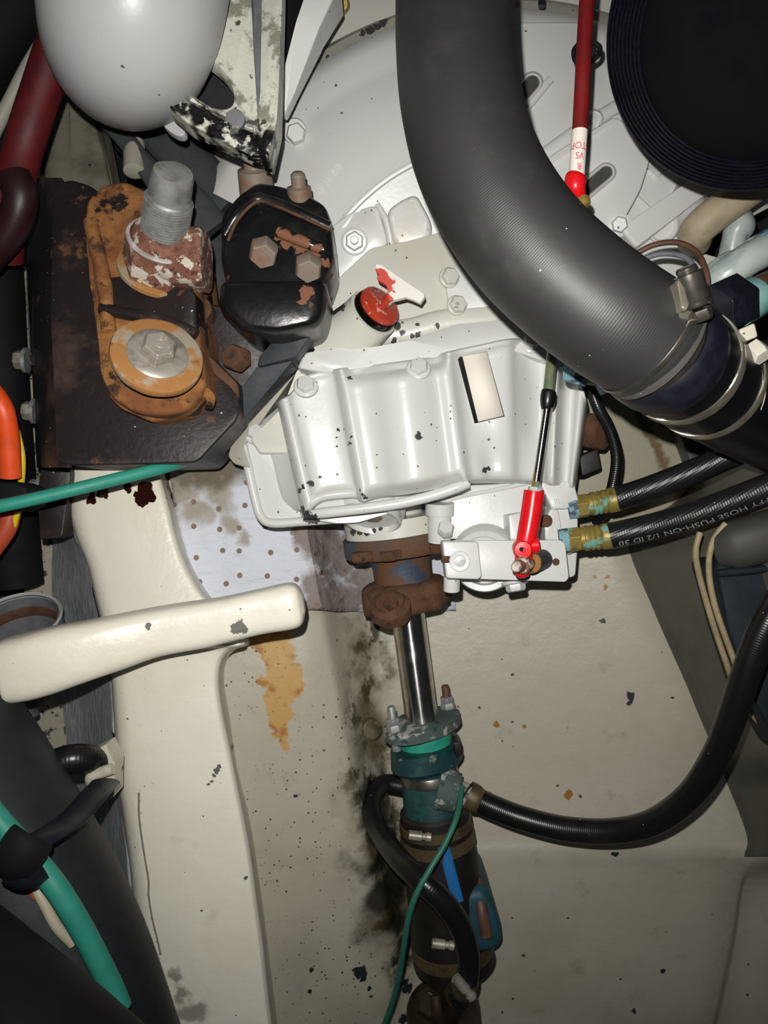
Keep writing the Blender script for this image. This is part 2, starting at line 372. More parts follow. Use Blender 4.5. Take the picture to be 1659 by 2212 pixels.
COUP = Mat('rusty_blue_coupling_paint', '#5e4636', .8); COUP.layer(COUP.patches(26, .42, .58, 5, 2), '#664228'); COUP.layer(COUP.patches(30, .52, .6, 5, 31), '#3a4658', .5); COUP.layer(COUP.patches(38, .64, .68, 5, 11), '#2f4470', .5); COUP.bump(COUP.noise(150, 6, .7), .5, .002); COUP = COUP.done()
RUSTW = rust('rust_with_white_scale', '#74483a', '#8d6350', '#4e3024', '#cdc2b4', .52, 100)
STUDM = plain('galvanised_steel', '#a9abaa', .5, .55, vary='#8a887e', scale=80)
WASHM = Mat('washer_steel_ringed_with_rust', '#b7ab97', .5, .3); WASHM.layer(WASHM.patches(36, .40, .52, 6, 5), '#a5733f', .8, 0.0); WASHM.layer(WASHM.patches(60, .6, .66, 6, 9), '#8a5a30', .8, 0); WASHM.bump(WASHM.noise(160, 5), .4, .001); WASHM = WASHM.done()
STAINL = plain('stainless_steel', '#b9b2a6', .40, .45, vary='#8f887c', scale=50)
SHAFTM = plain('polished_shaft_steel', '#d5d3d0', .24, 1.0, vary='#bdbab6', bump=.03, scale=70)
BOLTM = plain('dulled_bolt_steel', '#83786c', .55, .1, vary='#86604a', scale=45)
MBLACK = black_paint('black_mount_enamel', '#141416', [(620, 520, .68, 16), (650, 530, .68, 18), (685, 545, .68, 14), (600, 505, .68, 8), (650, 650, .66, 9), (655, 632, .66, 12), (700, 560, .67, 10), (660, 625, .66, 14)])
BRACK = Mat('black_bracket_paint', '#241d1d', .45); BRACK.layer(BRACK.patches(14, .5, .66, 6, 2), '#46342b', .7); BRACK.layer(BRACK.patches(34, .62, .7, 6, 6), '#6a452a', .8); BRACK.layer(BRACK.specks(240, .22, .08, 2), '#b9b3a4', .5); BRACK.bump(BRACK.noise(170, 6), .4, .0012); BRACK = BRACK.done()
HOSEBIG = rubber('ribbed_exhaust_rubber', '#2a2a29', .50, .0013, .10, .18)
HOSEBLK = rubber('black_hose_rubber', '#131314', .32, .0022, .12, .1)
HOSEHYD = rubber('woven_hydraulic_rubber', '#161718', .36, .0024, .16, .1, True)
SLEEVE = plain('black_silicone_sleeve', '#0d0d0f', .28, vary='#131316', bump=.1)
NAVY = plain('navy_black_plastic', '#15161f', .35, vary='#20212c')
SLATE = plain('slate_grey_duct', '#2c3136', .55, vary='#24282c', bump=.2)
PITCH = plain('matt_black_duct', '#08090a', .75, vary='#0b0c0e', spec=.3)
BRASS = Mat('brass_with_verdigris', '#94803f', .45, .3); BRASS.layer(BRASS.patches(50, .54, .6, 5, 3), '#6fa596', .8, 0); BRASS.layer(BRASS.patches(80, .55, .7, 5, 8), '#6e5a30', .5, .4); BRASS.bump(BRASS.noise(180, 5), .3); BRASS = BRASS.done()
OLIVE = plain('olive_passivated_steel', '#8f9372', .4, .5, vary='#6f8470')
VERDI = Mat('verdigris_crust', '#7fa9b4', .8); VERDI.layer(VERDI.patches(90, .5, .56, 5, 2), '#4f5866'); VERDI.layer(VERDI.patches(60, .62, .68, 5, 6), '#c9d4d2'); VERDI.bump(VERDI.noise(200, 6), .9, .002); VERDI = VERDI.done()
TEAL = Mat('teal_green_bronze_paint', '#163a3d', .5); TEAL.layer(TEAL.patches(40, .5, .64, 5, 3), '#1f4f4a'); TEAL.layer(TEAL.patches(55, .62, .68, 5, 8), '#6f7a72', .7); TEAL.bump(TEAL.noise(160, 5), .4); TEAL = TEAL.done()
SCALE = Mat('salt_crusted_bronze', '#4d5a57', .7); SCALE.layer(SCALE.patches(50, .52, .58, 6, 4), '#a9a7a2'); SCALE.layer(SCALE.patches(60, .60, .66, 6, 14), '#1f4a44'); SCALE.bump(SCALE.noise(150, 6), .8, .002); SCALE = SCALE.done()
GREEN = plain('bright_green_packing', '#2aa07c', .6, vary='#1f8a80')
MUD = plain('oily_brown_rubber', '#1c1712', .5, vary='#12100c')
BAND = plain('weathered_clamp_band', '#5f5238', .45, .3, vary='#463a28')
CLAMP = plain('bright_clamp_band', '#cfc8b4', .25, .8, vary='#b5ad98')
CLAMPD = plain('dark_stainless_clamp', '#7d7770', .3, .85, vary='#6a645c')
CLAMPW = white_paint('painted_clamp_white', '#d0cdbf', speck=.2)
REDP = plain('red_enamel', '#e0161f', .25, vary='#d5121b', bump=.04)
REDC = plain('red_sleeving', '#7d1013', .55, vary='#6a0d0e')
REDH = plain('red_battery_cable', '#5e0c12', .6, vary='#4a0b12')
DIPRED = Mat('worn_red_enamel', '#b8402c', .3); DIPRED.layer(DIPRED.patches(70, .57, .62, 6, 4), '#c9a79a', .5); DIPRED.layer(DIPRED.patches(30, .6, .64, 5, 12), '#8a2a1e'); DIPRED.bump(DIPRED.noise(120), .2); DIPRED = DIPRED.done()
DIPHAND = Mat('handle_red_and_white_paint', '#ddd9cf', .4); DIPHAND.layer(DIPHAND.blobs([(820, 590, .69, 18), (838, 607, .69, 14), (832, 640, .69, 15), (825, 620, .69, 14), (850, 622, .69, 5)], .6, 110, .1), '#c3402c', .35); DIPHAND = DIPHAND.done()
OILY = plain('oily_black', '#0c0a0a', .12, bump=.05)
STICKER = plain('cream_sticker', '#f4ecde', .95, bump=0, spec=.1)
DUCT = plain('slate_duct_rubber', '#191d20', .6, vary='#14171a', bump=.2)
LABELW = plain('cream_label_card', '#f0e8da', .5, bump=0)
INK = plain('black_ink', '#151515', .5, bump=0)
REDINK = plain('red_marker_ink', '#d0304a', .5, bump=0)
PRINT = plain('pale_hose_print', '#8f9494', .5, bump=0)
GREENC = plain('green_cable_sheath', '#2f8f7c', .5, vary='#2a8574', bump=.08)
GREENW = plain('thin_green_wire_sheath', '#2c6e5a', .45, bump=.05)
ORANGE = plain('orange_cable_sheath', '#e8531f', .45, vary='#d94a1a')
YELLOW = plain('yellow_wire_sheath', '#d9c020', .5)
CREAMW = plain('cream_wire_sheath', '#a89878', .5, vary='#978766')
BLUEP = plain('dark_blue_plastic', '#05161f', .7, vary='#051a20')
BLUES = plain('blue_tape', '#1f6fb4', .5, vary='#1a64a4')
GREYP = plain('grey_plastic', '#6e6e72', .45, vary='#5e5e64')
TANP = plain('tan_pipe_paint', '#b9a98c', .5, vary='#a3977e')
PALEP = plain('pale_green_painted_fitting', '#b9c2bb', .3, vary='#9aa8a4')
AQUA = plain('aqua_ptfe_wrapped_thread', '#9fd0cc', .6, vary='#85bdb8')
BROWNP = plain('brown_copper_pipe', '#5e4030', .5, vary='#4a3226')
BELT = plain('dark_rubber_belt', '#3d3f41', .6, vary='#333537')
CLIPW = plain('ivory_plastic_clip', '#c6c2ae', .4, vary='#b5b09a')
def pad_mat():
    m = Mat('dimpled_absorbent_felt', '#dcdfe8', .85)
    v = m.stretch((1, 1, 0)); n = m.N.new('ShaderNodeTexVoronoi'); n.voronoi_dimensions = '2D'; n.inputs['Scale'].default_value = 37; n.inputs['Randomness'].default_value = .5; m.lk(v, n.inputs['Vector'])
    st = m.blobs([(460, 1000, .87, 70), (400, 1060, .87, 40), (480, 1070, .87, 44), (500, 1125, .87, 26), (390, 1180, .87, 20), (530, 1160, .87, 20), (420, 1110, .87, 30)], .7, 25, .5); m.layer(st, '#9a8e78', fac=.8)
    m.layer(m.blobs([(470, 1040, .87, 36), (430, 1020, .87, 40), (500, 1000, .87, 60)], .8, 30, .5), '#5c5138', fac=.8)
    m.layer(m.blobs([(700, 1170, .9, 40), (690, 1250, .9, 38), (720, 1300, .9, 50), (760, 1310, .93, 40), (790, 1250, .95, 36), (660, 1150, .88, 16), (745, 1200, .93, 40)], .7, 28, .35), '#7d6c60', fac=.85)
    dots = m.step(n.outputs['Distance'], .125, .10); m.layer(dots, '#8a7768')
    m.bump(m.step(n.outputs['Distance'], 0.0, .16), .5, .0015); m.bump(m.noise(26, 3, .5, m.stretch((1, 1.8, 1))), .8, .012); m.bump(m.noise(500, 2), .15, .0005)
    return m.done()
PAD = pad_mat()

# ---------------------------------------------------------------- the setting: hull, walls, stringer
ST = [  # (row y, then nine (px, depth) stations across: left pan, lip, groove wall, keel, right pan, crease, wall foot, wall, wall top)
 (760, [(330, .90), (620, .905), (700, .96), (800, .99), (850, .99), (1040, .97), (1470, .955), (1560, .86), (1800, .70)]),
 (1000, [(330, .89), (640, .895), (700, .95), (790, .985), (850, .985), (1060, .965), (1480, .95), (1560, .85), (1720, .70)]),
 (1070, [(350, .885), (652, .89), (706, .945), (794, .983), (850, .983), (1085, .963), (1460, .945), (1540, .845), (1700, .705)]),
 (1140, [(365, .882), (662, .887), (712, .943), (797, .981), (850, .981), (1104, .961), (1370, .937), (1486, .842), (1690, .708)]),
 (1200, [(380, .88), (672, .885), (718, .94), (800, .98), (850, .98), (1122, .96), (1366, .93), (1480, .84), (1680, .71)]),
 (1340, [(430, .875), (694, .88), (737, .93), (800, .975), (850, .975), (1170, .955), (1424, .925), (1540, .84), (1700, .72)]),
 (1500, [(440, .87), (724, .88), (766, .93), (815, .97), (862, .97), (1216, .95), (1496, .92), (1600, .84), (1740, .72)]),
 (1680, [(440, .87), (758, .885), (796, .93), (840, .97), (892, .965), (1293, .945), (1570, .915), (1660, .84), (1780, .72)]),
 (1800, [(450, .87), (786, .89), (822, .93), (860, .965), (922, .96), (1322, .935), (1616, .91), (1700, .84), (1800, .72)]),
 (1845, [(450, .87), (798, .893), (832, .93), (870, .96), (935, .955), (1325, .932), (1612, .912), (1690, .86), (1800, .75)]),
 (1900, [(460, .87), (812, .90), (842, .93), (880, .958), (945, .955), (1325, .94), (1602, .925), (1612, .945), (1800, .90)]),
 (2050, [(480, .87), (850, .915), (872, .94), (908, .955), (962, .955), (1325, .955), (1576, .945), (1586, .965), (1780, .93)]),
 (2300, [(520, .88), (800, .93), (860, .94), (900, .945), (962, .95), (1300, .965), (1518, .96), (1528, .98), (1750, .95)]),
]
rows = [[(px, y, d) for px, d in pts] for y, pts in ST]
g = sheet(rows, sy=8, sx=1)
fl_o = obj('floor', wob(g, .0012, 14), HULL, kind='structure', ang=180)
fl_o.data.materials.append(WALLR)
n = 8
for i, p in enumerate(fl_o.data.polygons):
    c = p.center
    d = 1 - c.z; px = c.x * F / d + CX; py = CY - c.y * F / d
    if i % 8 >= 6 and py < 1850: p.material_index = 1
# rounding of the moulded creases
me = fl_o.data
cr = me.attributes.new('crease_edge', 'FLOAT', 'EDGE')
for e in me.edges: cr.data[e.index].value = .62
s = fl_o.modifiers.new('sub', 'SUBSURF'); s.levels = 2; s.render_levels = 2
# forward continuation of the right hand side of the bilge, beside the gearbox
g = slab(rnd([(1210, 800), (1440, 800), (1452, 905), (1500, 1000), (1520, 1060), (1250, 1190), (1190, 1000)], 6), .925, .99, edge=.003)
T1 = Mat('hull_step_gelcoat', '#aaa38f', .45); T1.layer(T1.blobs([(1378 + (y - 886) * .48, y, .925, 12) for y in range(880, 1090, 14)], .35, 60, .5), '#6b5638', fac=.9); T1.layer(T1.patches(24, .5, .75, 5, 3), '#8f8878', fac=.5); T1.layer(T1.specks(90, .2, .06, 3), '#3d352a'); T1.bump(T1.noise(60, 4), .25, .002); T1 = T1.done()
obj('trim_1', g, T1, kind='structure')
g = slab([(1420, 820), (1760, 820), (1760, 1120), (1540, 1120), (1456, 905)], .90, 1.0)
obj('trim_2', g, plain('blue_grey_step_paint', '#4a4e52', .6), kind='structure', bevel=.003)
# dark sides of the engine space
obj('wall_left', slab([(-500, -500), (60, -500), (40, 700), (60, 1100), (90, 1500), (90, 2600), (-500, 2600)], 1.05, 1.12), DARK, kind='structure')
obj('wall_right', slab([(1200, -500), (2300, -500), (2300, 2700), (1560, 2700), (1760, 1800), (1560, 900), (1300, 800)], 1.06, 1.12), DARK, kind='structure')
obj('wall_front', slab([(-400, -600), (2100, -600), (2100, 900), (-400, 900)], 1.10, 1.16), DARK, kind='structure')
obj('trim_3', slab([(30, 560), (160, 640), (190, 1000), (250, 1320), (250, 1900), (90, 1900), (74, 1560), (56, 1320), (25, 900)], .955, 1.05), SPECK, kind='structure')
obj('trim_4', slab([(-40, 60), (85, 60), (60, 320), (20, 520), (-40, 560)], .98, 1.05), plain('pale_side_panel', '#a9a899', .6), kind='structure')
# stringer
stringer = thing('hull_stringer', 'cream fibreglass hull stringer running down the left with rounded edges', 'stringer', W(300, 1500, .9))
BR = [  # y, left foot px, top left px, top right px, depth top
 (150, 70, 108, 190, .95), (260, 66, 96, 208, .94), (400, 55, 94, 240, .915), (700, 60, 110, 300, .85), (1000, 90, 146, 340, .797),
 (1085, 105, 147, 364, .792), (1150, 112, 160, 380, .79), (1220, 112, 188, 404, .788), (1290, 112, 204, 446, .785), (1340, 118, 216, 500, .78),
 (1388, 122, 226, 530, .748), (1404, 124, 232, 498, .753), (1430, 128, 237, 478, .756), (1480, 132, 240, 474, .757), (1580, 140, 247, 490, .756), (1670, 148, 252, 506, .755),
 (1790, 165, 268, 534, .752), (1930, 190, 284, 554, .748), (2060, 205, 300, 571, .745), (2260, 230, 330, 596, .742)]
rows = []; srows = []
frows = []
for (y, bl, tl, tr, d) in BR:
    k = .74 / d
    rows.append([(tl, y, d + .030), (tl + 5, y, d + .012), (tl + 22, y, d + .003), (tl + 52, y, d), ((tl + tr) / 2, y, d - .002), (tr - 26, y, d + .001), (tr - 7, y, d + .004), (tr, y, d + .012), (tr + 1, y, d + .03), (tr + 3 - (tr - CX) * .03, y, .90)])
    if y <= 1000: frows.append(rows[-1])
    if y < 1000: rows.pop()
    srows.append([(bl, y, .955), (bl + (tl - bl) * .45, y, .90), (tl - 3, y, d + .034), (tl + 2, y, d + .026)])
obj('stringer_top', wob(sheet(rows, sy=6, sx=4), .0016, 16, 3), CREAM, stringer, ang=180)
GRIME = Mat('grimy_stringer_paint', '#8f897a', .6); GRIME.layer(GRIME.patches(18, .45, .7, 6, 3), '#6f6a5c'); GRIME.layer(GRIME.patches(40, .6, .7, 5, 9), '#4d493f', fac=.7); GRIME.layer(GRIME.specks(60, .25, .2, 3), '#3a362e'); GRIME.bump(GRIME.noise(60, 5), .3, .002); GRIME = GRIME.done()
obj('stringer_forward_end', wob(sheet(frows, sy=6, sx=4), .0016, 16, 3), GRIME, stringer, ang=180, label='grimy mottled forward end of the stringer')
crk = [(300, 1712), (300, 1760), (306, 1810), (314, 1860), (321, 1905), (321, 1935), (329, 1985), (340, 2030), (347, 2062)]
obj('hairline_crack', tube([(x_, y_, .7505 - (y_ - 1712) * .00002 + .0005) for x_, y_ in crk], .0009, 6, 6), plain('crack_grey', '#7a766c', .8), stringer, label='hairline crack along the edge')
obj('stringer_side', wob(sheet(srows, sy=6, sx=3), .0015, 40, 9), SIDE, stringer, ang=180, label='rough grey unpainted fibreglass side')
rows = tube([(-14, 1452, .665, .2), (-6, 1451, .667, .72), (18, 1447, .67, 1.0), (110, 1424, .672, 1.03), (230, 1393, .68, .92), (340, 1364, .69, .82), (460, 1342, .695, .76), (560, 1322, .698, .74), (622, 1309, .70, .76), (646, 1304, .70, .66), (657, 1302, .70, .3)], .0268, 32, 6, flat=.92, sq=.42)
obj('cross_bar', wob(rows, .0013, 22, 5), CREAM, stringer, ang=180, label='rounded cream bar across the stringer top')
# ---------------------------------------------------------------- bell housing
UP = Vector((0, 0, 1))
BC = (1090, 752)                        # housing centre in the picture
def bd(py, base): return base + .035 - (752 - py) * .00013          # the housing stands up: its top is nearer the camera
T0, T1_ = math.radians(28), math.radians(152)
def bring(R, base, n=72, extra=0.0):
    pts = []
    for i in range(n):
        t = T0 + (T1_ - T0) * i / (n - 1); px = BC[0] + R * math.cos(t); py = BC[1] - R * math.sin(t); pts.append(W(px, py, bd(py, base) + extra))
    return pts
bell = thing('bell_housing', 'large white painted bell housing behind the gearbox', 'bell housing', W(1000, 500, .95))
prof = [(735, .98), (735, .86), (700, .845), (662, .842), (640, .836), (600, .824), (545, .812), (505, .806), (475, .803), (452, .80), (446, .803), (441, .803), (437, .795), (400, .795), (100, .79)]
def bsurf(px, py):
    r = math.hypot(px - BC[0], py - BC[1]); q = prof[1:]
    for (r0, d0), (r1, d1) in zip(q, q[1:]):
        if r1 <= r <= r0: return bd(py, d0 + (d1 - d0) * (r0 - r) / max(1e-6, r0 - r1))
    return bd(py, q[0][1] if r > 735 else .79)
def onbell(pts, off): return [(p[0], p[1], bsurf(p[0], p[1]) - off) for p in pts]
obj('housing_shell', loft([bring(R, d) for R, d in prof], False, False, closed=False), BELLWHITE, bell, ang=50)
obj('rim', loft([bring(758, .98), bring(758, .882), bring(752, .876), bring(735, .874), bring(722, .870), bring(700, .85), bring(700, .95)], False, False, closed=False), RIM, bell, ang=40, label='grimy grey rim with flaking paint')
obj('engine_backplate', slab(rnd([(590, -120), (1500, -120), (1500, 200), (600, 300)], 20), .835, .95), PLWHITE, bell)
def bbolt(px, py, d, r, h, parent, mat, name='bolt', ax=None, flange=0.0, rot=.3, washer=0.0):
    a = ax or Vector((.0, .12, 1)).normalized(); o = W(px, py, d)
    b = obj(name, hexhead(o, a, L(r, d), h, rot, L(flange, d)), mat, parent, bevel=.0006, seg=2)
    if washer: obj('washer', lathe(o, a, [(-.002, L(washer, d)), (.0012, L(washer, d)), (.0018, L(washer * .9, d))], 28), mat, b)
    return b
RB = Vector((.03, -.30, 1)).normalized()
q = bsurf(638, 285)
obj('bolt_boss', lathe(W(637, 285, q), RB, [(-.02, L(27, q)), (.003, L(27, q)), (.005, L(24, q))], 32), BELLWHITE, bell)
bbolt(641, 292, q - .005, 22, .015, bell, BELLWHITE, ax=RB, rot=.2)
# cast ribs and pads around the left of the seam
obj('stud_pad', slab(rnd(onbell([(668, 560), (700, 500), (760, 455), (815, 440), (842, 525), (800, 552), (735, 602), (690, 620)], .006), 14), .792, .83, edge=.004), BELLWHITE, bell)
obj('rib', slab(rnd(onbell([(835, 452), (868, 428), (900, 415), (935, 480), (930, 520), (862, 536), (848, 520)], .016), 16), .782, .83, edge=.006), BELLWHITE, bell)
obj('rib', tube([(815, 440, bsurf(815, 440) - .006, .7), (835, 480, bsurf(835, 480) - .008, 1), (846, 534, bsurf(846, 534) - .008, 1)], .0038, 12), BELLWHITE, bell)
q = bsurf(766, 522) - .006; so = W(766, 522, q); sa = Vector((.02, -.25, 1)).normalized()
obj('stud_nut', hexhead(so, sa, L(21, q), .009, .4, L(29, q)), BELLWHITE, bell, bevel=.0006)
obj('stud', lathe(so, sa, [(0, .0042), (.0185, .0042), (.0195, .0036)], 16), BELLWHITE, bell)
# raised cast characters
tg = textgeo('S 18 0/9', .0105, .0009)
obj('cast_lettering', place(tg, W(713, 385, bsurf(713, 385) - .0004), Vector((.68, .70, .16)).normalized(), Vector((-.72, .68, .1)).normalized(), Vector((.05, -.2, 1)).normalized()), BELLWHITE, bell, label='raised cast figures')
# right hand half: stepped plates, slots and bolts
obj('cover_plate', slab(rnd(onbell([(1090, 45), (1250, 45), (1440, 330), (1430, 380), (1340, 300), (1215, 335), (1090, 420)], .010), 10), .855, .93, edge=.004), BELLWHITE, bell)
obj('cover_plate', slab(rnd(onbell([(1195, 330), (1330, 248), (1408, 305), (1404, 350), (1385, 410), (1352, 470), (1320, 505), (1190, 560), (1120, 400)], .022), 14), .835, .93, edge=.004), BELLWHITE, bell)
obj('cover_plate', slab(rnd(onbell([(1395, 330), (1480, 330), (1560, 395), (1470, 560), (1290, 660), (1240, 560), (1360, 450)], .002), 10), .87, .93, edge=.004), BELLWHITE, bell)
def slot(x0, y0, x1, y1, w, off):
    a = Vector((x0, y0)); b = Vector((x1, y1)); t = (b - a).normalized(); nn = Vector((-t.y, t.x))
    d = min(bsurf(x0, y0), bsurf(x1, y1), bsurf((x0 + x1) / 2, (y0 + y1) / 2)) - off
    def cap(r): return [tuple((b if k < 9 else a) + t * (r * math.cos(th)) + nn * (r * math.sin(th))) for k, th in enumerate([-math.pi / 2 + math.pi * i / 8 for i in range(9)] + [math.pi / 2 + math.pi * i / 8 for i in range(9)])]
    rg = [ringw(cap(w + 9), d + .02), ringw(cap(w + 6), d - .0035), ringw(cap(w + 2), d - .0050), ringw(cap(w - 1), d - .004), ringw(cap(w - 3), d + .003)]
    o = obj('slot_rim', loft(rg, False, False), BELLWHITE, bell, ang=60)
    obj('slot_floor', loft([ringw(cap(w + 1), d + .003), ringw(cap(w + 1), d - .0004)]), SLOTM, o)
slot(1112, 222, 1150, 178, 17, .010); slot(1268, 290, 1284, 256, 14, .010); slot(1262, 412, 1310, 372, 15, .022)
def brib(pts, r, off, flat=.6): obj('rib', tube([(x, y, bsurf(x, y) - off, k) for x, y, k in pts], r, 12, flat=flat), BELLWHITE, bell)
brib([(1100, 392, 1), (1170, 340, 1.0), (1250, 282, 1.0), (1345, 222, .9)], .0075, .012); brib([(1090, 250, 1), (1140, 225, .8), (1190, 170, .6)], .006, .011)
obj('rib', slab(rnd(onbell([(1338, 492), (1500, 382), (1545, 405), (1375, 535)], .030), 8), .82, .93, edge=.004), BELLWHITE, bell, label='broad straight cast rib')
for (px, py, r) in ((1390, 290, 20), (1337, 486, 18)):
    bbolt(px, py, bsurf(px, py) - .024, r, .010, bell, BELLWHITE, ax=Vector((-.2, -.3, 1)).normalized(), washer=r + 7)
obj('drain_cup', lathe(W(1432, 490, bsurf(1432, 490) - .012), Vector((.1, -.45, 1)), [(-.03, .014), (.002, .016), (.003, .014), (-.002, .012)], 28), BELLWHITE, bell)
obj('core_plug', lathe(W(735, 12, .825), Vector((.1, -.5, 1)), [(-.02, .0095), (.012, .0095), (.014, .007)], 20), BRASS, bell, label='dull brass plug')

# ---------------------------------------------------------------- gearbox
gb = thing('gearbox', 'glossy white marine gearbox with cast pockets and an offset cover', 'gearbox', W(900, 950, .87))
# adapter plate carrying the dipstick
obj('adapter_plate', slab(rnd([(640, 770), (700, 640), (722, 608), (800, 535), (880, 520), (990, 490), (1230, 640), (1300, 760), (1260, 830), (900, 850), (660, 830)], 10), .772, .83, edge=.002), PLWHITE, gb)
obj('corner_plate', slab(rnd([(962, 600), (1000, 560), (1230, 660), (1150, 692), (985, 690), (970, 672)], 10), .765, .775, edge=.001), BELLWHITE, gb)
for (px, py) in ((970, 600), (987, 660)):
    bbolt(px, py, .763, 20, .0075, gb, PLWHITE, ax=Vector((.28, .05, 1)).normalized(), flange=23, rot=.4)
tg = textgeo('8.8', .0052, .0001); a = Vector((.28, .05, 1)).normalized(); x, y, _ = frame(a, Vector((0, 1, 0)))
obj('bolt_marking', place(tg, W(987, 660, .7545), Vector((.35, .93, 0)).normalized(), Vector((-.93, .35, .2)).normalized(), a), GREYWEB, gb)
# left diagonal joint flange
obj('joint_flange', slab(rnd([(722, 655), (740, 690), (720, 735), (650, 790), (600, 860), (525, 965), (540, 1012), (505, 1002), (492, 985), (500, 960), (560, 880), (645, 770)], 5), .775, .84, edge=.002), RIM, gb, label='thin grimy joint flange edge')
obj('joint_flange', slab(rnd([(700, 670), (760, 690), (720, 745), (640, 800), (610, 880), (540, 950), (560, 980), (800, 980), (800, 700)], 6), .768, .84, edge=.003), PLWHITE, gb)
# dipstick tube boss (cone from lower left)
dn = Vector((-.52, -.42, .74)).normalized()
dax = Vector((.60, .46, .66)).normalized()
db = W(812, 670, .735)
obj('dipstick_boss', lathe(db, dax, [(-.06, .036), (-.045, .031), (-.02, .0265), (-.004, .0255), (-.003, .020)], 36), PLWHITE, gb)
obj('oil_seal', lathe(db, dax, [(-.006, .0225), (.000, .0232), (.003, .0222)], 36), OILY, gb)
obj('fillet', tube([(655, 758, .772), (720, 738, .772), (790, 722, .771), (880, 714, .770), (960, 694, .769), (1080, 680, .769)], .012, 14, flat=.5), PLWHITE, gb)
# top rim of the cover
rim = [(640, 795), (655, 762), (720, 752), (800, 750), (880, 735), (985, 700), (1090, 690), (1180, 700), (1215, 730), (1240, 800), (1150, 770), (1080, 745), (1000, 760), (900, 782), (760, 798), (700, 806)]
obj('cover_rim', slab(rnd(rim, 8), .738, .80, edge=.005), GBWHITE, gb, ang=60)
# main cover: sculpted casting, columns left to right
CO = [((596, 872), (650, 1118), .80), ((600, 868), (654, 1112), .748), ((608, 862), (664, 1106), .7335), ((620, 856), (676, 1096), .7325), ((632, 846), (690, 1084), .742), ((660, 812), (712, 1078), .7445), ((712, 800), (764, 1074), .744), ((726, 797), (776, 1080), .731),
      ((738, 795), (788, 1082), .7235), ((760, 793), (808, 1078), .7255), ((790, 790), (835, 1072), .723), ((830, 785), (868, 1068), .712), ((868, 780), (905, 1062), .708), ((905, 775), (940, 1056), .713), ((935, 770), (972, 1050), .7205), ((952, 764), (990, 1044), .718),
      ((966, 760), (1004, 1038), .7185), ((980, 757), (1020, 1035), .7265), ((996, 753), (1040, 1035), .7305), ((1035, 745), (1062, 1035), .731), ((1075, 736), (1085, 1035), .7305), ((1100, 732), (1105, 1036), .7325), ((1118, 731), (1125, 1038), .742), ((1150, 735), (1152, 1040), .753), ((1180, 742), (1172, 1042), .752),
      ((1197, 750), (1184, 1044), .739), ((1208, 757), (1196, 1046), .737), ((1222, 768), (1210, 1048), .760), ((1240, 790), (1224, 1050), .764), ((1254, 822), (1234, 1052), .754), ((1266, 860), (1240, 1056), .760), ((1270, 880), (1243, 1060), .80)]
NT = 22; rows = []
def sm(e0, e1, x): t = max(0, min(1, (x - e0) / (e1 - e0))); return t * t * (3 - 2 * t)
for i in range(NT + 1):
    t = i / NT; row = []
    for k, (a, b, d) in enumerate(CO):
        px = a[0] + (b[0] - a[0]) * t; py = a[1] + (b[1] - a[1]) * t; dd = d
        if 0 < k < len(CO) - 1:
            face = .7265
            if 4 <= k <= 6: dd += (.7325 - dd) * (1 - sm(.0, .10, t)) * .2 - .010 * sm(.90, .97, t)       # pocket floor meets bottom lip
            if 9 <= k <= 15: dd += .020 * (1 - sm(.0, .13, t)) - .0 + (.014) * sm(.90, 1.0, t)
            if 17 <= k <= 22: dd += -.006 * (1 - sm(.0, .10, t)) + .008 * sm(.55, .95, t) * (1 if k > 18 else .2)
            if 27 <= k <= 29: dd -= .006 * sm(.5, 1, t)
            dd += .004 * sm(.96, 1, t)
        row.append((px, py, dd))
    rows.append(row)
rows.insert(0, [(px, py - 2, .80) for px, py, d in rows[0]]); rows.append([(px, py + 2, d + .008) for px, py, d in rows[-1]]); rows.append([(px - (px - 829) * .045, py - (py - 1106) * .07 + 6, .80) for px, py, d in rows[-1]])
obj('cover', sheet(rows, sy=2, sx=4), GBWHITE, gb, ang=180)
# lower edges of the casting
obj('cover_lip', tube([(664, 1112, .748, .8), (700, 1108, .742), (745, 1103, .739), (790, 1098, .737), (860, 1088, .735), (930, 1072, .733), (985, 1054, .731), (1012, 1045, .731, .8)], .0052, 14, flat=.9), GBWHITE, gb)
obj('under_casting', slab(rnd([(640, 1080), (1020, 1040), (1015, 1060), (960, 1073), (925, 1084), (880, 1097), (845, 1108), (770, 1130), (722, 1132), (650, 1120)], 10), .762, .84, edge=.004), GBWHITE, gb)
# left stepped flange
obj('side_flange', slab(rnd([(516, 948), (556, 922), (640, 900), (690, 1120), (760, 1126), (700, 1134), (585, 1138), (556, 1116), (540, 1040)], 14), .782, .83, edge=.004), GBWHITE, gb)
obj('side_flange_lip', tube([(523, 952, .781), (536, 1010, .78), (552, 1082, .779), (564, 1116, .778), (588, 1130, .777), (650, 1127, .776), (720, 1122, .775)], .0046, 12), GBWHITE, gb)
obj('side_wall', sheet([[(560, 915, .784), (610, 872, .765), (625, 862, .742)], [(585, 1000, .784), (628, 985, .765), (650, 975, .742)], [(606, 1075, .784), (640, 1075, .765), (668, 1075, .742)], [(622, 1098, .79), (650, 1105, .77), (674, 1104, .745)]], 4, 4, .004), GREYWEB if False else GBWHITE, gb, ang=180)
for (px, py, d, r, h) in ((661, 835, .738, 21, .008), (904, 797, .717, 21, .008), (553, 938, .779, 19, .008), (1148, 742, .742, 20, .008)):
    ax = Vector((.02, .42, .9)).normalized(); o = W(px, py, d)
    b = bbolt(px, py, d, r, h, gb, GBWHITE, ax=ax, flange=r + 6, rot=.52)
obj('plug_hub', lathe(W(800, 1100, .785), Vector((-.06, -.85, .45)), [(-.03, .036), (.004, .036), (.009, .033), (.010, .028)], 40), GBWHITE, gb)
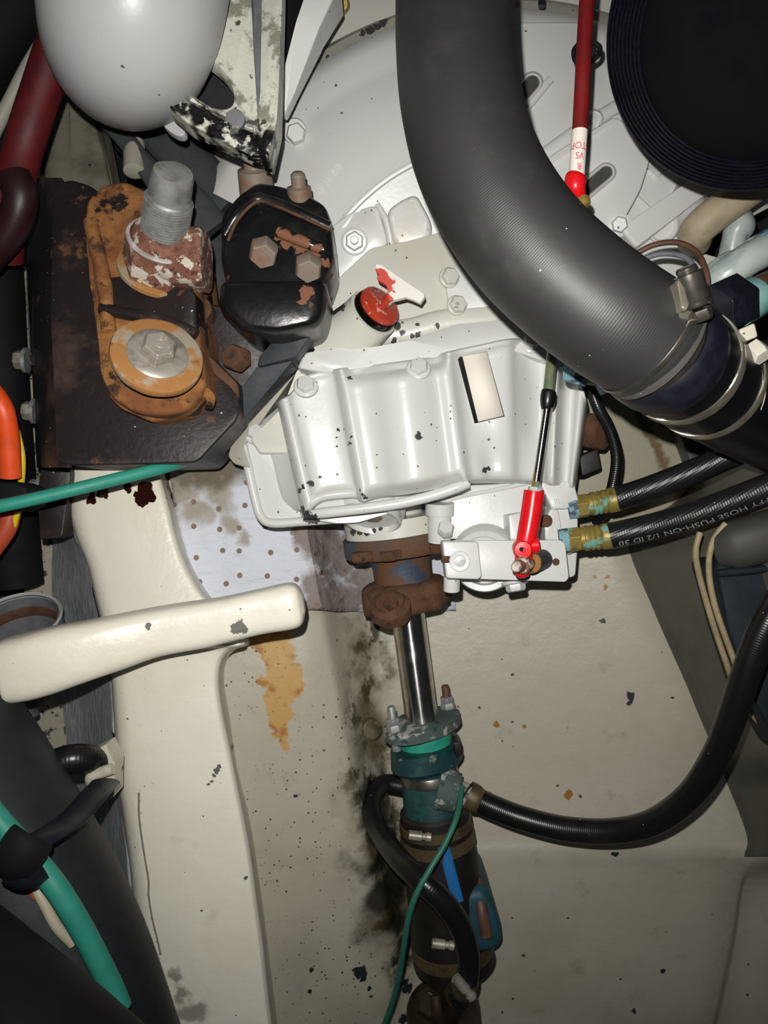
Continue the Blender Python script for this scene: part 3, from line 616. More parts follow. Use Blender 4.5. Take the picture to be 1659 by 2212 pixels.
obj('plug_ring', lathe(W(806, 1112, .775), Vector((-.06, -.85, .45)), [(-.01, .0285), (.0075, .0285), (.0085, .026), (.0035, .024), (.003, .009)], 40), GBWHITE, gb)
obj('drain_plug', lathe(W(806, 1116, .773), Vector((-.06, -.85, .45)), [(-.006, .0095), (.002, .0095), (.003, .007)], 6), BOLTM, gb)
# nameplate in its recess
npx = [(988, 772), (1052, 759), (1090, 899), (1026, 914)]
pl = obj('nameplate', slab(npx, .7275, .745), INK, gb, label='black bordered plate')
obj('nameplate_face', slab([(999, 770), (1051.5, 760), (1088, 898), (1033, 911)], .7270, .7276), STICKER, pl, label='blank cream sticker')
# lower right: shift housing
obj('shift_housing', slab(rnd([(938, 1076), (1010, 1048), (1180, 1040), (1235, 1042), (1246, 1090), (1250, 1170), (1244, 1245), (1225, 1250), (1200, 1190), (1140, 1160), (960, 1165), (945, 1120)], 8), .782, .86, edge=.003), GBWHITE, gb)
obj('shift_housing_step', slab(rnd([(1164, 1038), (1240, 1040), (1252, 1085), (1224, 1100), (1192, 1100)], 5), .757, .80, edge=.003), GBWHITE, gb)
obj('shift_housing_step', slab(rnd([(1180, 1100), (1235, 1085), (1250, 1120), (1248, 1190), (1228, 1200), (1214, 1160), (1205, 1110)], 8), .765, .80, edge=.004), GBWHITE, gb)
obj('casting_seam', tube([(940, 1090, .782), (1000, 1072, .782), (1080, 1056, .782), (1150, 1040, .78)], .0022, 8), GBWHITE, gb)
obj('bolt_pillar', lathe(W(950, 1086, .775), Vector((.0, -.55, -.1)), [(0, .0145), (.012, .0145), (.0125, .012), (.04, .0115)], 24), GBWHITE, gb)
obj('bolt', hexhead(W(962, 1148, .765), Vector((0, .5, .8)), .0085, .010, .3), GBWHITE, gb, bevel=.0005)
obj('side_tab', slab(rnd([(1098, 1112), (1132, 1106), (1150, 1160), (1146, 1168), (1102, 1168)], 5), .748, .80, edge=.002), GBWHITE, gb)
obj('side_tab', slab(rnd([(1190, 1098), (1206, 1100), (1218, 1168), (1178, 1168), (1176, 1126)], 5), .752, .80, edge=.002), GBWHITE, gb)
obj('dowel_pin', lathe(W(1178, 1125, .748), Vector((.25, 0, 1)), [(-.02, .006), (.003, .006), (.004, .004)], 16), RUSTB, gb, label='small rusty pin')
tg = textgeo('III', .0075, .0008); tg2 = textgeo('II', .0075, .0008)
for t, px, py in ((tg, 1203, 1083), (tg2, 1232, 1055)):
    obj('cast_lettering', place(t, W(px, py, .756), Vector((.97, .1, 0)), Vector((-.25, .95, .1)), UP), GBWHITE, gb)
# shift lever hub (round boss behind the lever) and lever
lever = thing('shift_lever', 'white painted shift lever plate with round pivot boss and clamp bolt', 'lever', W(1050, 1210, .80))
ha = Vector((-.14, -.12, 1)).normalized(); ho = W(1046, 1208, .775)
obj('pivot_boss', lathe(ho, ha, [(-.05, .036), (-.004, .0345), (.010, .0315), (.012, .030), (.011, .0245), (.004, .0235), (.003, .004)], 44), GBWHITE, lever)
obj('lever_plate', slab(rnd([(1010, 1168), (1212, 1167), (1221, 1176), (1229, 1248), (1222, 1257), (1010, 1250)], 5), .722, .731, edge=.0008), GBWHITE, lever)
obj('clamp_block', slab(rnd([(955, 1169), (1033, 1170), (1041, 1246), (1034, 1252), (964, 1250)], 6), .708, .735, edge=.0025), GBWHITE, lever)
obj('clamp_slot', slab([(955, 1201), (974, 1201), (974, 1216), (955, 1216)], .7072, .72), RUSTB, lever, label='dark rusty clamp slot')
c = lathe(W(993, 1212, .7085), Vector((-.05, -.03, 1)), [(-.002, .0098), (.0018, .0096), (.0024, .0088), (.0022, .0055), (-.001, .0052)], 30)
cb = obj('clamp_bolt', c, GBWHITE, lever)
obj('clamp_bolt_socket', lathe(W(993, 1212, .7075), Vector((-.05, -.03, 1)), [(-.001, .0052), (.0008, .0050), (.001, .003)], 16), STUDM, cb, label='bare steel socket')
obj('stub', lathe(W(976, 1245, .735), Vector((0, -.55, -.1)), [(0, .0078), (.014, .0078), (.015, .006)], 20), GBWHITE, lever)
ring = [ringw(ell(1201, 1214, 8, 8, 0, 16), .7213), ringw(ell(1201, 1214, 6, 6, 0, 16), .7211)]
obj('lever_hole', loft(ring), RUSTB, lever, label='small punched hole')
obj('lever_bolt', hexhead(W(1112, 1258, .76), Vector((.12, -.8, .15)), .010, .009, .2, .0135), GBWHITE, lever, bevel=.0005)
# dipstick
dip = thing('dipstick', 'worn red dipstick with T shaped handle stuck in the gearbox', 'dipstick', W(812, 668, .75))
obj('dipstick_cap', lathe(db + dax * .003, dax, [(0, .0205), (.0025, .0215), (.006, .0205), (.0072, .017), (.0068, .0095), (.0078, .0075)], 36), DIPRED, dip)
st = db + dax * .012
obj('dipstick_stem', tube([(822, 664, .728), (832, 654, .718), (846, 640, .706)], .0052, 14), DIPHAND, dip)
hp = [(811, 570, .700), (824, 571, .700), (916, 634, .700), (917, 641, .700), (907, 655, .700), (893, 648, .700), (876, 642, .700), (852, 648, .703), (840, 650, .704), (838, 630, .704), (834, 616, .702), (815, 604, .702), (814, 598, .702), (818, 593, .702), (811, 585, .702)]
top = ringw(hp, .7); off = Vector((.001, -.001, -.004))
obj('dipstick_handle', loft([[p + off for p in top], top]), DIPHAND, dip, bevel=.0006, seg=2)

# ---------------------------------------------------------------- shaft line
A0 = W(860, 1170, .846); B0 = W(982, 2080, .886); AX = (B0 - A0).normalized()
def axp(py):
    "point of the shaft axis seen at picture row py"
    lo, hi = -0.4, 1.2
    for _ in range(40):
        m = (lo + hi) / 2; p = A0 + (B0 - A0) * m; y = CY - p.y * F / (1 - p.z)
        if y < py: lo = m
        else: hi = m
    return A0 + (B0 - A0) * lo
def al(py): return (axp(py) - A0).dot(AX)
def sl(prof, n=40, lob=None, rot=0.0): return lathe(A0, AX, [(al(y), L(r, .855)) for y, r in prof], n, lob, rot)
tn = SHAFTM.node_tree.nodes.new('ShaderNodeTangent'); tn.direction_type = 'UV_MAP'; pb_ = SHAFTM.node_tree.nodes['Principled BSDF']; SHAFTM.node_tree.links.new(tn.outputs[0], pb_.inputs['Tangent']); pb_.inputs['Anisotropic'].default_value = .92
sh = obj('propeller_shaft', sl([(1230, 36), (1600, 36)], 48), SHAFTM); tag(sh, 'polished steel propeller shaft between the rusty coupling and stern gland', 'shaft')
cp = thing('shaft_coupling', 'rusty flanged shaft coupling with blue paint remnants below the gearbox', 'coupling', axp(1240) - Vector((0, 0, .06)))
obj('output_flange', sl([(1090, 60), (1112, 60), (1114, 110), (1150, 110), (1153, 106)], 48), PLWHITE, cp, label='white painted output flange with paint runs')
obj('flange', sl([(1151, 114), (1154, 117), (1188, 117), (1192, 114), (1193, 60)], 48), COUP, cp)
obj('neck', wob(sl([(1180, 74), (1195, 66), (1225, 63), (1262, 62), (1275, 66), (1285, 70)], 40), .0012, 60, 2), COUP, cp)
def lobes(th, i): return .93 + .09 * abs(math.cos(th * 1.0 + .2)) ** 2 + .07 * mnoise.noise(Vector((math.cos(th) * 3, math.sin(th) * 3, i * .6)))
obj('clamp_flange', wob(sl([(1250, 60), (1256, 80), (1264, 90), (1300, 93), (1312, 88), (1319, 60), (1320, 38)], 72, lobes), .0022, 70, 5), RUSTB, cp, ang=70)
for (px, py, d) in ((780, 1192, .79), (843, 1188, .786), (950, 1172, .79)):
    obj('bolt', wob(hexhead(W(px, py, d + .006), AX, .0125, .0105, .5), .0006, 80), RUSTB, cp, bevel=.001)
fa = (Vector((-.1, .75, .62))).normalized(); o = W(842, 1306, .80)
obj('clamp_nut', wob(lathe(o, fa, [(-.012, .022), (.0, .021), (.003, .016), (.006, .015), (.0075, .010)], 24), .0014, 90, 1), RUSTB, cp)
obj('clamp_bolt', hexhead(W(845, 1308, .790), fa, .0085, .006, .2), RUSTB, cp, bevel=.001)
# stern gland
sg = thing('stern_gland', 'teal bronze stern gland with studs and hose clamps around the shaft', 'stern gland', axp(1650) - Vector((0, 0, .08)))
xg, yg, _ = frame(AX)
def oval(k, ph): return lambda th, i: 1.0 + k * abs(math.cos(th - ph)) ** 3
# long axis of the two bolt flange from lower left to upper right
lng = Vector((.80, 0, -.60)); lng = (lng - AX * lng.dot(AX)).normalized()
PH = math.atan2(lng.dot(yg), lng.dot(xg))
obj('gland_face', sl([(1552, 40), (1553, 60), (1556, 66), (1576, 67), (1580, 62)], 64, oval(.42, PH)), SCALE, sg)
obj('gland_packing', sl([(1578, 58), (1612, 58)], 40), GREEN, sg, label='bright green packing')
obj('gland_flange', sl([(1604, 58), (1608, 68), (1644, 71), (1652, 64)], 64, oval(.22, PH)), TEAL, sg)
obj('gland_body', sl([(1648, 60), (1686, 61), (1696, 64), (1738, 66), (1752, 72), (1760, 70)], 48), TEAL, sg)
obj('clamp_band', sl([(1660, 62), (1662, 63.5), (1680, 64), (1682, 62)], 48), CLAMPD, sg, label='steel clamp band')
for s, (px, py, d) in ((-1, (838, 1572, .825)), (1, (960, 1516, .835))):
    c = axp(1554) + lng * (.0395 * s); st_ = obj('stud', lathe(c, -AX, [(-.022, .0048), (.010, .0048), (.026, .0046), (.0275, .0036)], 14), STUDM if s < 0 else BROWNP, sg)
    obj('nut', hexhead(c, -AX, .0088, .008, .2), STUDM, st_, bevel=.0006); obj('lock_nut', hexhead(c - AX * .0085, -AX, .0082, .006, .5), STUDM, st_, bevel=.0006)
obj('clamp_screw', wob(slab(rnd([(978, 1600), (998, 1606), (1000, 1630), (985, 1640)], 4), .83, .85, edge=.002), .0015, 120), MUD, sg)
obj('water_port', lathe(W(985, 1712, .845), (W(1030, 1725, .842) - W(985, 1712, .845)), [(-.02, .024), (.002, .021), (.004, .014), (.02, .012)], 28), SCALE, sg)
# stern tube hose under the gland
stube = thing('stern_tube_hose', 'wide oily rubber stern tube hose with clamps and a blue stripe', 'stern tube', axp(1950) - Vector((0, 0, .1)))
obj('hose_body', sl([(1744, 70), (1750, 76), (1800, 80), (1900, 84), (2030, 89), (2072, 92)], 56), MUD, stube)
def clampband(y0, y1, r, mat, sx, sy, sd, nm='clamp_band'):
    b = obj(nm, sl([(y0, r - 2), (y0 + 1, r), (y1 - 1, r + 1), (y1, r - 2)], 56), mat, stube)
    s0 = W(sx, sy, sd); dx = Vector((1, -.12, 0)).normalized()
    obj('clamp_screw', lathe(s0 - dx * .011, dx, [(0, .0052), (.014, .0052), (.0145, .0035), (.018, .0035), (.0185, .0048), (.024, .0048)], 14), STAINL, b, bevel=.0004)
obj('clamp_band', sl([(1766, 77), (1767, 80), (1785, 81), (1786, 78)], 56), BAND, stube)
clampband(1796, 1820, 82, BAND, 905, 1806, .829); clampband(2026, 2052, 91, BAND, 955, 2040, .832)
stp = []
for i in range(12):
    y = 1828 + i * 11; c = axp(y); r = L(100 + i * .8, .855) + .0012; ph = math.radians(68 - i * .6)
    x_, y_, _a = frame(AX); row = []
    for k in range(5):
        th = None
    stp.append((958 + i * 2.9, y))
obj('painted_stripe', tube([(x_, y_, .8325 + (y_ - 1828) * .00002, 1) for x_, y_ in stp], .0062, 10, 3, flat=.22), BLUES, stube, label='bright blue stripe')
obj('tube_flange', slab(rnd([(1000, 1930), (1040, 1918), (1064, 1940), (1084, 2000), (1088, 2042), (1062, 2062), (1005, 2066)], 16), .842, .96, edge=.012), plain('blue_teal_lug_paint', '#1d4a5e', .55, vary='#1a4440'), stube, label='teal painted stern tube flange lug')
obj('flange_strap', tube([(1030, 1900, .862), (1040, 1960, .842), (1052, 2025, .836)], .0065, 12, flat=.6), BROWNP, stube)
# ---------------------------------------------------------------- engine mount on the left
mount = thing('engine_mount', 'rusty orange engine mount bolted through with a large flanged bolt', 'engine mount', W(330, 800, .80))
MN = Vector((.38, .44, .80)).normalized()
def md(py, base=.665): return base + (900 - py) * .00013
def mp(pts, off=0.0): return [(x, y, md(y) + off) for x, y in pts]
bracket = thing('mount_bracket', 'black steel angle bracket with rust blooms under the engine mount', 'bracket', W(250, 950, .90))
def bdp(y): return .705 + (1000 - y) * .00011
top = [(112, 402), (150, 386), (196, 400), (240, 440), (330, 560), (430, 740), (470, 784), (519, 832), (514, 905), (425, 1000), (300, 1004), (160, 1006), (122, 1000), (108, 700)]
obj('bracket_top', slab(rnd([(x, y, bdp(y)) for x, y in top], 14), .71, .735 + .07, edge=.003), BRACK, bracket)
rows = []
for y in (384, 400, 480, 600, 760, 900, 1000, 1010):
    x = {384: 106, 400: 112}.get(y, 124); l = 48 + (y - 384) * .02
    rows.append([(x + 26, y, bdp(y) + .0005), (x + 6, y, bdp(y) + .002), (x - 14, y, bdp(y) + .010), (x - 30, y, bdp(y) + .026), (l + 14 + (y - 384) * .02, y, bdp(y) + .07), (l + (y - 384) * .03, y, bdp(y) + .13)])
obj('bracket_side', sheet(rows, 4, 4, .006), BRACK, bracket, ang=180)
obj('bracket_leg', slab(rnd([(92, 990), (150, 990), (152, 1030), (134, 1162), (86, 1166), (80, 1060)], 4), .79, .95, edge=.002), BRACK, bracket)
for i, (px, py) in enumerate(((52, 778), (70, 888), (84, 1056))):
    o = W(px, py, .83); a = Vector((-1, .06, .12)).normalized()
    b = obj('bolt', hexhead(o, a, .0105, .010, .1), STAINL, bracket, bevel=.0008)
    obj('washer', lathe(o, a, [(-.004, .0135), (.0, .0135), (.0006, .0125)], 26), STUDM, b)
    obj('weld_nut', slab(rnd([(px + 12, py - 12), (px + 30, py - 12), (px + 30, py + 12), (px + 12, py + 12)], 2), .812, .835, edge=.001), BRACK, b)
rub = [(430, 775), (455, 800), (500, 838), (518, 860), (516, 832), (470, 788), (440, 758)]
obj('bracket_edge_strip', slab([(x, y, bdp(y) - .002) for x, y in rub], .70, .715), RUSTB, bracket, label='rust brown bracket edge')
# yoke plate
yo = [(182, 470), (190, 425), (218, 396), (262, 388), (300, 400), (330, 420), (420, 520), (424, 640), (430, 740), (446, 800), (440, 850), (400, 888), (350, 900), (290, 890), (240, 862), (216, 812), (208, 720), (196, 640), (184, 540)]
obj('yoke_plate', wob(slab(rnd(mp(yo), 22), .67, .80, edge=.006), .0013, 60, 3), RUST, mount, ang=60)
obj('yoke_rib', wob(tube([(195, 480, md(480) - .001), (215, 560, md(560) - .003), (228, 640, md(640) - .004), (236, 720, md(720) - .003)], .007, 14), .001, 70, 6), RUST, mount)
obj('yoke_step', wob(slab(rnd(mp([(218, 662), (300, 672), (380, 695), (424, 715), (424, 640), (395, 585), (300, 590), (225, 600)], -.006), 10), .69, .72, edge=.003), .0008, 70), BRACK, mount, label='worn black paint on the step')
obj('yoke_bend', wob(tube([(218, 668, md(668) - .006), (300, 682, md(682) - .009), (370, 700, md(700) - .010), (424, 722, md(722) - .008)], .0055, 14), .0006, 90), BRACK, mount)
obj('rubber_base', wob(slab(rnd([(228, 850, .69), (262, 885, .69), (330, 912, .69), (400, 900, .69), (440, 860, .69), (438, 820, .69), (330, 840, .69)], 12), .69, .74, edge=.004), .0008, 60), RUST, mount)
# curled rust tab right of yoke
obj('spring_tab', tube([(430, 852, .682), (445, 848, .678), (455, 862, .68), (450, 882, .688)], .0042, 10, flat=.35), RUST, mount)
WC = W(338, 775, .650); 
o = obj('large_washer', wob(lathe(WC, MN, [(-.002, .0372), (.003, .0384), (.0055, .0376), (.0062, .035)], 56), .0005, 70, 2), WASHM, mount)
bo = WC + MN * .0062
b = obj('flange_bolt', lathe(bo, MN, [(0, .0252), (.0015, .0252), (.0026, .024), (.0035, .017)], 48), STAINL, mount)
obj('bolt_head', lathe(bo + MN * .003, MN, [(0, .0150), (.0085, .0150), (.0118, .0126), (.0119, .008)], 6, rot=.05), STAINL, b, bevel=.0008)
x, y, _ = frame(MN); ex = Vector((.97, -.35, -.05)); ex = (ex - MN * ex.dot(MN)).normalized(); ey = MN.cross(ex)
hc = bo + MN * .0151
ringl = lathe(hc, MN, [(-.0004, .0042), (.0005, .0042), (.0005, .0036), (-.0004, .0036)], 28, cap=False)
obj('bolt_marking', place(textgeo('8.8', .0052, .0004), hc + ey * .0072, ex, ey, MN) + place(textgeo('X', .0045, .0004), hc, ex, ey, MN) + place(textgeo('S', .0045, .0004), hc + ex * .0075 + ey * .001, ex, ey, MN) + ringl, STAINL, b)
# mount stud with its nut
stud = thing('mount_stud', 'grey galvanised threaded stud standing up from a scaled rusty nut', 'stud', W(345, 560, .74))
SN = Vector((.34, .56, .75)).normalized(); nc = W(346, 558, .702)
obj('base_washer', lathe(nc - SN * .012, SN, [(-.003, .0365), (.0008, .0365), (.0015, .035)], 40, lob=lambda th, i: 1 - .12 * max(0, math.cos(th * 1 + 2.2)) ** 8), WASHM, stud)
obj('nut', wob(lathe(nc - SN * .011, SN, [(0, .0340), (.024, .0335), (.031, .029), (.0312, .0225)], 6, rot=.30), .0002, 60, 4), RUSTW, stud, bevel=.0012, seg=2)
obj('scale_ring', wob(lathe(nc + SN * .0185, SN, [(-.001, .0300), (.0015, .0318), (.003, .0312), (.0035, .029)], 40), .0005, 90), plain('lilac_white_scale', '#c4bcba', .7, vary='#a59a92'), stud, label='pale scale ring')
obj('lock_nut', wob(lathe(nc + SN * .0195, SN, [(0, .0285), (.003, .0285), (.0105, .0245), (.0118, .0205)], 40), .0006, 70), RUSTW, stud)
n_th = 13; pr = []
s0 = nc + SN * .028
for i in range(n_th): pr += [(i * .0027, .0207), (i * .0027 + .0005, .0207), (i * .0027 + .0014, .0184), (i * .0027 + .0019, .0184)]
e = n_th * .0027
obj('thread', lathe(s0, SN, pr + [(e, .0195), (e + .002, .0185)], 36), STUDM, stud, ang=60)
obj('stud_top', lathe(s0 + SN * e, SN, [(0, .0180), (.004, .0182), (.021, .0172), (.025, .0160), (.0252, .0155)], 36, lob=lambda th, i: 1 - .13 * max(0, math.cos(th - 2.6)) ** 6 - .13 * max(0, math.cos(th + .55)) ** 6), STUDM, stud)
# engine arm
arm = thing('support_casting', 'thick glossy black engine support arm with chipped ribs and hex bolts', 'support', W(600, 600, .78))
obj('scaled_end', wob(tube([(378, 556, .700, 1.0), (405, 562, .698, 1.0), (432, 563, .698, 1.0), (442, 563, .698, 1.0), (447, 563, .698, .93)], .0262, 32, 6, sq=.45), .0004, 60, 7), RUSTW, arm, label='rust scaled end of the arm')
blk = [(476, 462), (510, 420), (552, 388), (612, 398), (668, 418), (704, 440), (716, 480), (722, 560), (700, 612), (640, 640), (560, 648), (492, 640), (474, 560)]
obj('arm_block', slab(rnd([(x, y, .672 + (640 - y) * .00009) for x, y in blk], 14), .68, .76, edge=.009), MBLACK, arm, ang=70)
obj('arm_rib', tube([(486, 508, .684), (512, 466, .680), (552, 432, .684), (585, 436, .684), (650, 462, .682), (712, 492, .684)], .0052, 12), MBLACK, arm)
obj('arm_rib_edge', tube([(492, 520, .6805), (514, 474, .6762), (553, 437, .680), (586, 441, .680), (650, 468, .678), (716, 498, .680)], .0014, 8), RUSTB, arm, label='bare rusty rib edge')
obj('arm_rib', tube([(600, 500, .676), (650, 520, .675), (700, 540, .678)], .005, 12), MBLACK, arm)
obj('arm_web', slab(rnd([(470, 600), (706, 600), (704, 660), (690, 700), (600, 720), (520, 712), (465, 660)], 20), .668, .76, edge=.014), MBLACK, arm, ang=70)
for (px, py, d, r, rot, mt) in ((572, 560, .666, 31, .15, BOLTM), (668, 592, .662, 29, .3, BOLTM)):
    a = Vector((.10, -1.0, 1)).normalized(); c_ = W(px - 2, py - 22, d)
    b = obj('bolt', hexhead(c_, a, L(r + 2, d), .015, rot), mt, arm, bevel=.001)
for (px, py, d, r, ln) in ((553, 400, .715, 36, .03), (648, 432, .70, 26, .024)):
    a = Vector((-.02, .70, .55)).normalized(); c_ = W(px, py, d)
    s_ = obj('stud_end', lathe(c_, a, [(-.03, L(r * 1.1, d)), (ln * .45, L(r, d)), (ln * .5, L(r * .62, d))] + [(ln * (.5 + .06 * k), L(r * (.62 - .04 * (k % 2)), d)) for k in range(1, 8)] + [(ln, L(r * .4, d))], 24), BOLTM, arm, ang=60)
# flat web going down to the gearbox flange
obj('arm_strap', slab(rnd([(706, 600, .69), (704, 668, .695), (688, 700, .70), (640, 772, .715), (555, 792, .72), (560, 770, .72), (640, 680, .70)], 6), .70, .76, edge=.002), SLATE, arm)
obj('arm_strap', slab(rnd([(556, 790, .728), (640, 770, .725), (600, 820, .735), (516, 918, .745), (512, 850, .74)], 4), .735, .79, edge=.002), SLATE, arm)
obj('arm_foot', slab(rnd([(440, 650, .76), (600, 700, .76), (560, 800, .765), (520, 850, .77), (430, 760, .765)], 8), .765, .84, edge=.003), BRACK, arm)
a = Vector((-.35, .05, .9)).normalized(); c_ = W(520, 778, .748)
obj('rusty_bolt', wob(hexhead(c_, a, .0135, .018, .25), .0006, 80), RUSTB, arm, bevel=.0015)
obj('gusset', slab(rnd([(424, 640, .735), (452, 650, .735), (458, 672, .735), (436, 702, .735), (424, 705, .735)], 5), .735, .78), RUSTB, arm, label='rusty gusset')

# ---------------------------------------------------------------- top left pipework
tp = obj('exhaust_elbow', tube([(318, -180, .60, 1.0), (298, -60, .60, 1.0), (284, 20, .605, .99), (276, 70, .625, .96), (272, 98, .662, .94), (271, 106, .70, .92), (271, 109, .735, .90)], .0705, 48, 6), OFFWHITE, ang=180)
tag(tp, 'smooth white rounded exhaust elbow hanging in at the upper left', 'pipe')
br = thing('engine_bracket', 'chipped white triangular casting with an oval hole beside the white elbow', 'bracket', W(520, 200, .74))
fo = [(470, -60, .655), (540, -60, .665), (548, 120, .655), (556, 240, .648), (558, 288, .645), (500, 262, .642), (420, 222, .635), (340, 182, .63), (330, 110, .63), (400, 20, .645)]
n = 48
def resamp(poly, n):
    P = [Vector(p) for p in poly]; seg = [(P[(i + 1) % len(P)] - P[i]) for i in range(len(P))]; ln = [s.length for s in seg]; T = sum(ln); out = []
    for k in range(n):
        t = T * k / n; i = 0
        while t > ln[i]: t -= ln[i]; i += 1
        out.append(tuple(P[i] + seg[i] * (t / ln[i])))
    return out
outer = resamp([(x, y, d * 1000) for x, y, d in fo], n); hole = ell(440, 172, 84, 40, 44, n)
ang0 = math.atan2(outer[0][1] - 172, outer[0][0] - 440)
hole = sorted(hole, key=lambda p: (math.atan2(p[1] - 172, p[0] - 440) - ang0) % (2 * math.pi))
outer = sorted(outer, key=lambda p: (math.atan2(p[1] - 172, p[0] - 440) - ang0) % (2 * math.pi))
def dep(px, py): return .640 + (px - 440) * .00007 - (py - 172) * .00001
ro = [W(p[0], p[1], dep(p[0], p[1])) for p in outer]; rh = [W(p[0], p[1], dep(p[0], p[1])) for p in hole]; rm = [W(440 + (p[0] - 440) * 1.12, 172 + (p[1] - 172) * 1.12, dep(p[0], p[1]) - .002) for p in hole]
dz = Vector((0, 0, -.02))
obj('holed_face', loft([[p + dz for p in ro], ro, rm, rh, [p + dz for p in rh]], False, False), CHIPPED, br, ang=60)
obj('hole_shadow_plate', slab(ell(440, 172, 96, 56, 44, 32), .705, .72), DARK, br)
obj('plug', lathe(W(508, 258, .637), Vector((0, -.1, 1)), [(-.004, .008), (.001, .008), (.0014, .007)], 20), GREYWEB, br)
obj('web', slab(rnd([(528, -60, .665), (572, -60, .66), (566, 150, .655), (562, 280, .645), (548, 285, .647), (540, 150, .66)], 4), .65, .70), GREYWEB, br)
obj('edge_flange', slab(rnd([(566, -60, .655), (612, -60, .65), (602, 200, .64), (598, 262, .636), (578, 340, .632), (560, 336, .634), (552, 290, .636), (562, 200, .645)], 6), .64, .668, edge=.003), CHIPPED, br)
obj('lower_flange', slab(rnd([(345, 186, .625), (420, 226, .628), (500, 266, .632), (556, 290, .634), (566, 338, .636), (540, 336, .636), (470, 300, .632), (400, 262, .628), (352, 216, .622)], 6), .63, .655, edge=.003), CHIPPED, br)
stt = obj('tapered_strut', slab(rnd([(668, -40, .70), (738, -40, .70), (690, 62, .712), (634, 208, .73), (616, 244, .73), (607, 238, .73), (614, 140, .718), (640, 40, .71)], 6), .72, .745, edge=.005), BELLWHITE)
tag(stt, 'white tapered strut leaning against the bell housing rim', 'strut')
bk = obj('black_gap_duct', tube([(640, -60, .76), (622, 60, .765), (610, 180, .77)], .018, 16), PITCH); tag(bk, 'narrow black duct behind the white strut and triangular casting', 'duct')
# top left cables and hoses
rh_ = obj('red_battery_cable', tube([(150, 20, .70), (118, 110, .71), (88, 200, .715), (56, 300, .72), (30, 400, .74), (14, 470, .75), (10, 560, .77)], .0178, 24), REDH); tag(rh_, 'thick dark red battery cable curving down the upper left edge', 'cable')
th = obj('pale_conduit', tube([(100, 80, .74), (62, 140, .75), (28, 205, .76), (-20, 300, .77)], .0066, 14), plain('pale_conduit_plastic', '#a7a498', .55)); tag(th, 'thin pale conduit running beside the red battery cable', 'conduit')
bh = obj('black_corner_duct', tube([(-120, 190, .78), (-40, 90, .78), (20, 10, .78), (70, -80, .78)], .045, 28), PITCH); tag(bh, 'black duct filling the upper left corner', 'duct')
mr = obj('maroon_hose', tube([(30, 380, .70), (44, 430, .70), (20, 500, .71), (-30, 560, .72)], .015, 20), plain('dark_maroon_rubber', '#2a1216', .4)); tag(mr, 'dark maroon hose looping beside the black bracket', 'hose')
wt = obj('white_tube', tube([(40, 440, .745), (32, 475, .745), (12, 510, .745), (-20, 540, .75)], .007, 14), plain('white_tube_plastic', '#a09d97', .5)); tag(wt, 'short white tube at the left edge under the maroon hose', 'tube')
for nm, pth, r, lab in (('flat_belt', [(205, 230, .80), (270, 300, .80), (330, 385, .80), (380, 470, .80)], .010, 'narrow grey flat strap behind the mount stud'), ('drive_belt', [(280, 210, .85), (360, 300, .85), (440, 380, .85), (500, 440, .85)], .024, 'broad dark rubber belt behind the mount stud'), ('rubber_flap', [(350, 400, .80), (410, 440, .80), (460, 500, .80)], .020, 'dark rubber flap between the stud and black arm')):
    o = obj(nm, tube(pth, r, 18, flat=.35), BELT); tag(o, lab, 'belt')
cl = obj('clear_tube', lathe(W(290, 360, .80), Vector((.1, -.9, .3)), [(-.03, .011), (.006, .011), (.007, .009)], 20), plain('milky_tube', '#a9a596', .4)); tag(cl, 'milky stub of tube behind the mount stud', 'tube')
gx = obj('grey_backing_hose', tube([(300, 260, .93), (380, 330, .94), (440, 420, .95), (470, 560, .95), (470, 700, .95)], .045, 24), BELT); tag(gx, 'wide dark grey hose deep behind the engine arm', 'hose')
ov = obj('white_oval_plate', slab(ell(372, 268, 34, 16, 42), .69, .70, edge=.002), OFFWHITE); tag(ov, 'small white oval plate under the chipped triangular casting', 'plate')
# ---------------------------------------------------------------- big exhaust hose and its clamps
HP = [(980, -140, .55), (982, 0, .53), (985, 110, .522), (997, 225, .515), (1026, 340, .51), (1080, 448, .505), (1154, 545, .502), (1245, 628, .50), (1325, 688, .50), (1392, 730, .505)]
exh = thing('exhaust_hose', 'thick grey ribbed rubber exhaust hose bending across the bell housing', 'hose', W(1150, 500, .62))
er = .0405
obj('hose_body', tube(HP + [(1408, 742, .507)], er, 64, 10), HOSEBIG, exh, ang=60)
obj('cut_end', tube([(1392, 731, .505, .985), (1412, 747, .509, 1.0), (1416, 750, .5095, .97)], er, 64, 3), rubber('frayed_hose_end', '#5a5652', .7, .0008, .9, .4), exh, label='frayed cut end of the hose')
ea = (W(1416, 750, .51) - W(1392, 731, .505)).normalized()
cl_ = obj('hose_clamp', tube([(1386, 725.5, .5042, 1.0), (1387, 726.3, .5044, 1.022), (1395, 732.5, .5055, 1.022), (1396, 733.2, .5056, 1.0)], er, 64, 2), CLAMPD, exh, label='dark stainless T bolt clamp')
bt = [(1484, 588, .452), (1498, 640, .456), (1512, 690, .46)]
d0 = W(1481, 576, .458); d1 = W(1520, 700, .466); bd_ = (d1 - d0)
ln = bd_.length; u_ = bd_ / ln
obj('clamp_barrel', lathe(d0, u_, [(0, .0052), (.0012, .0062), (.003, .0062), (.004, .0056), (.0045, .0085), (ln * .55, .0082), (ln * .62, .0068), (ln * .66, .0085), (ln * .7, .0066)], 24), CLAMPD, cl_)
obj('clamp_nut', hexhead(d0 + u_ * ln * .74, u_, .0072, ln * .2, .3), CLAMPD, cl_, bevel=.0005)
obj('clamp_saddle', slab(rnd([(1462, 606), (1472, 598), (1490, 660), (1484, 672), (1474, 668)], 4), .456, .49, edge=.002), CLAMP, cl_)
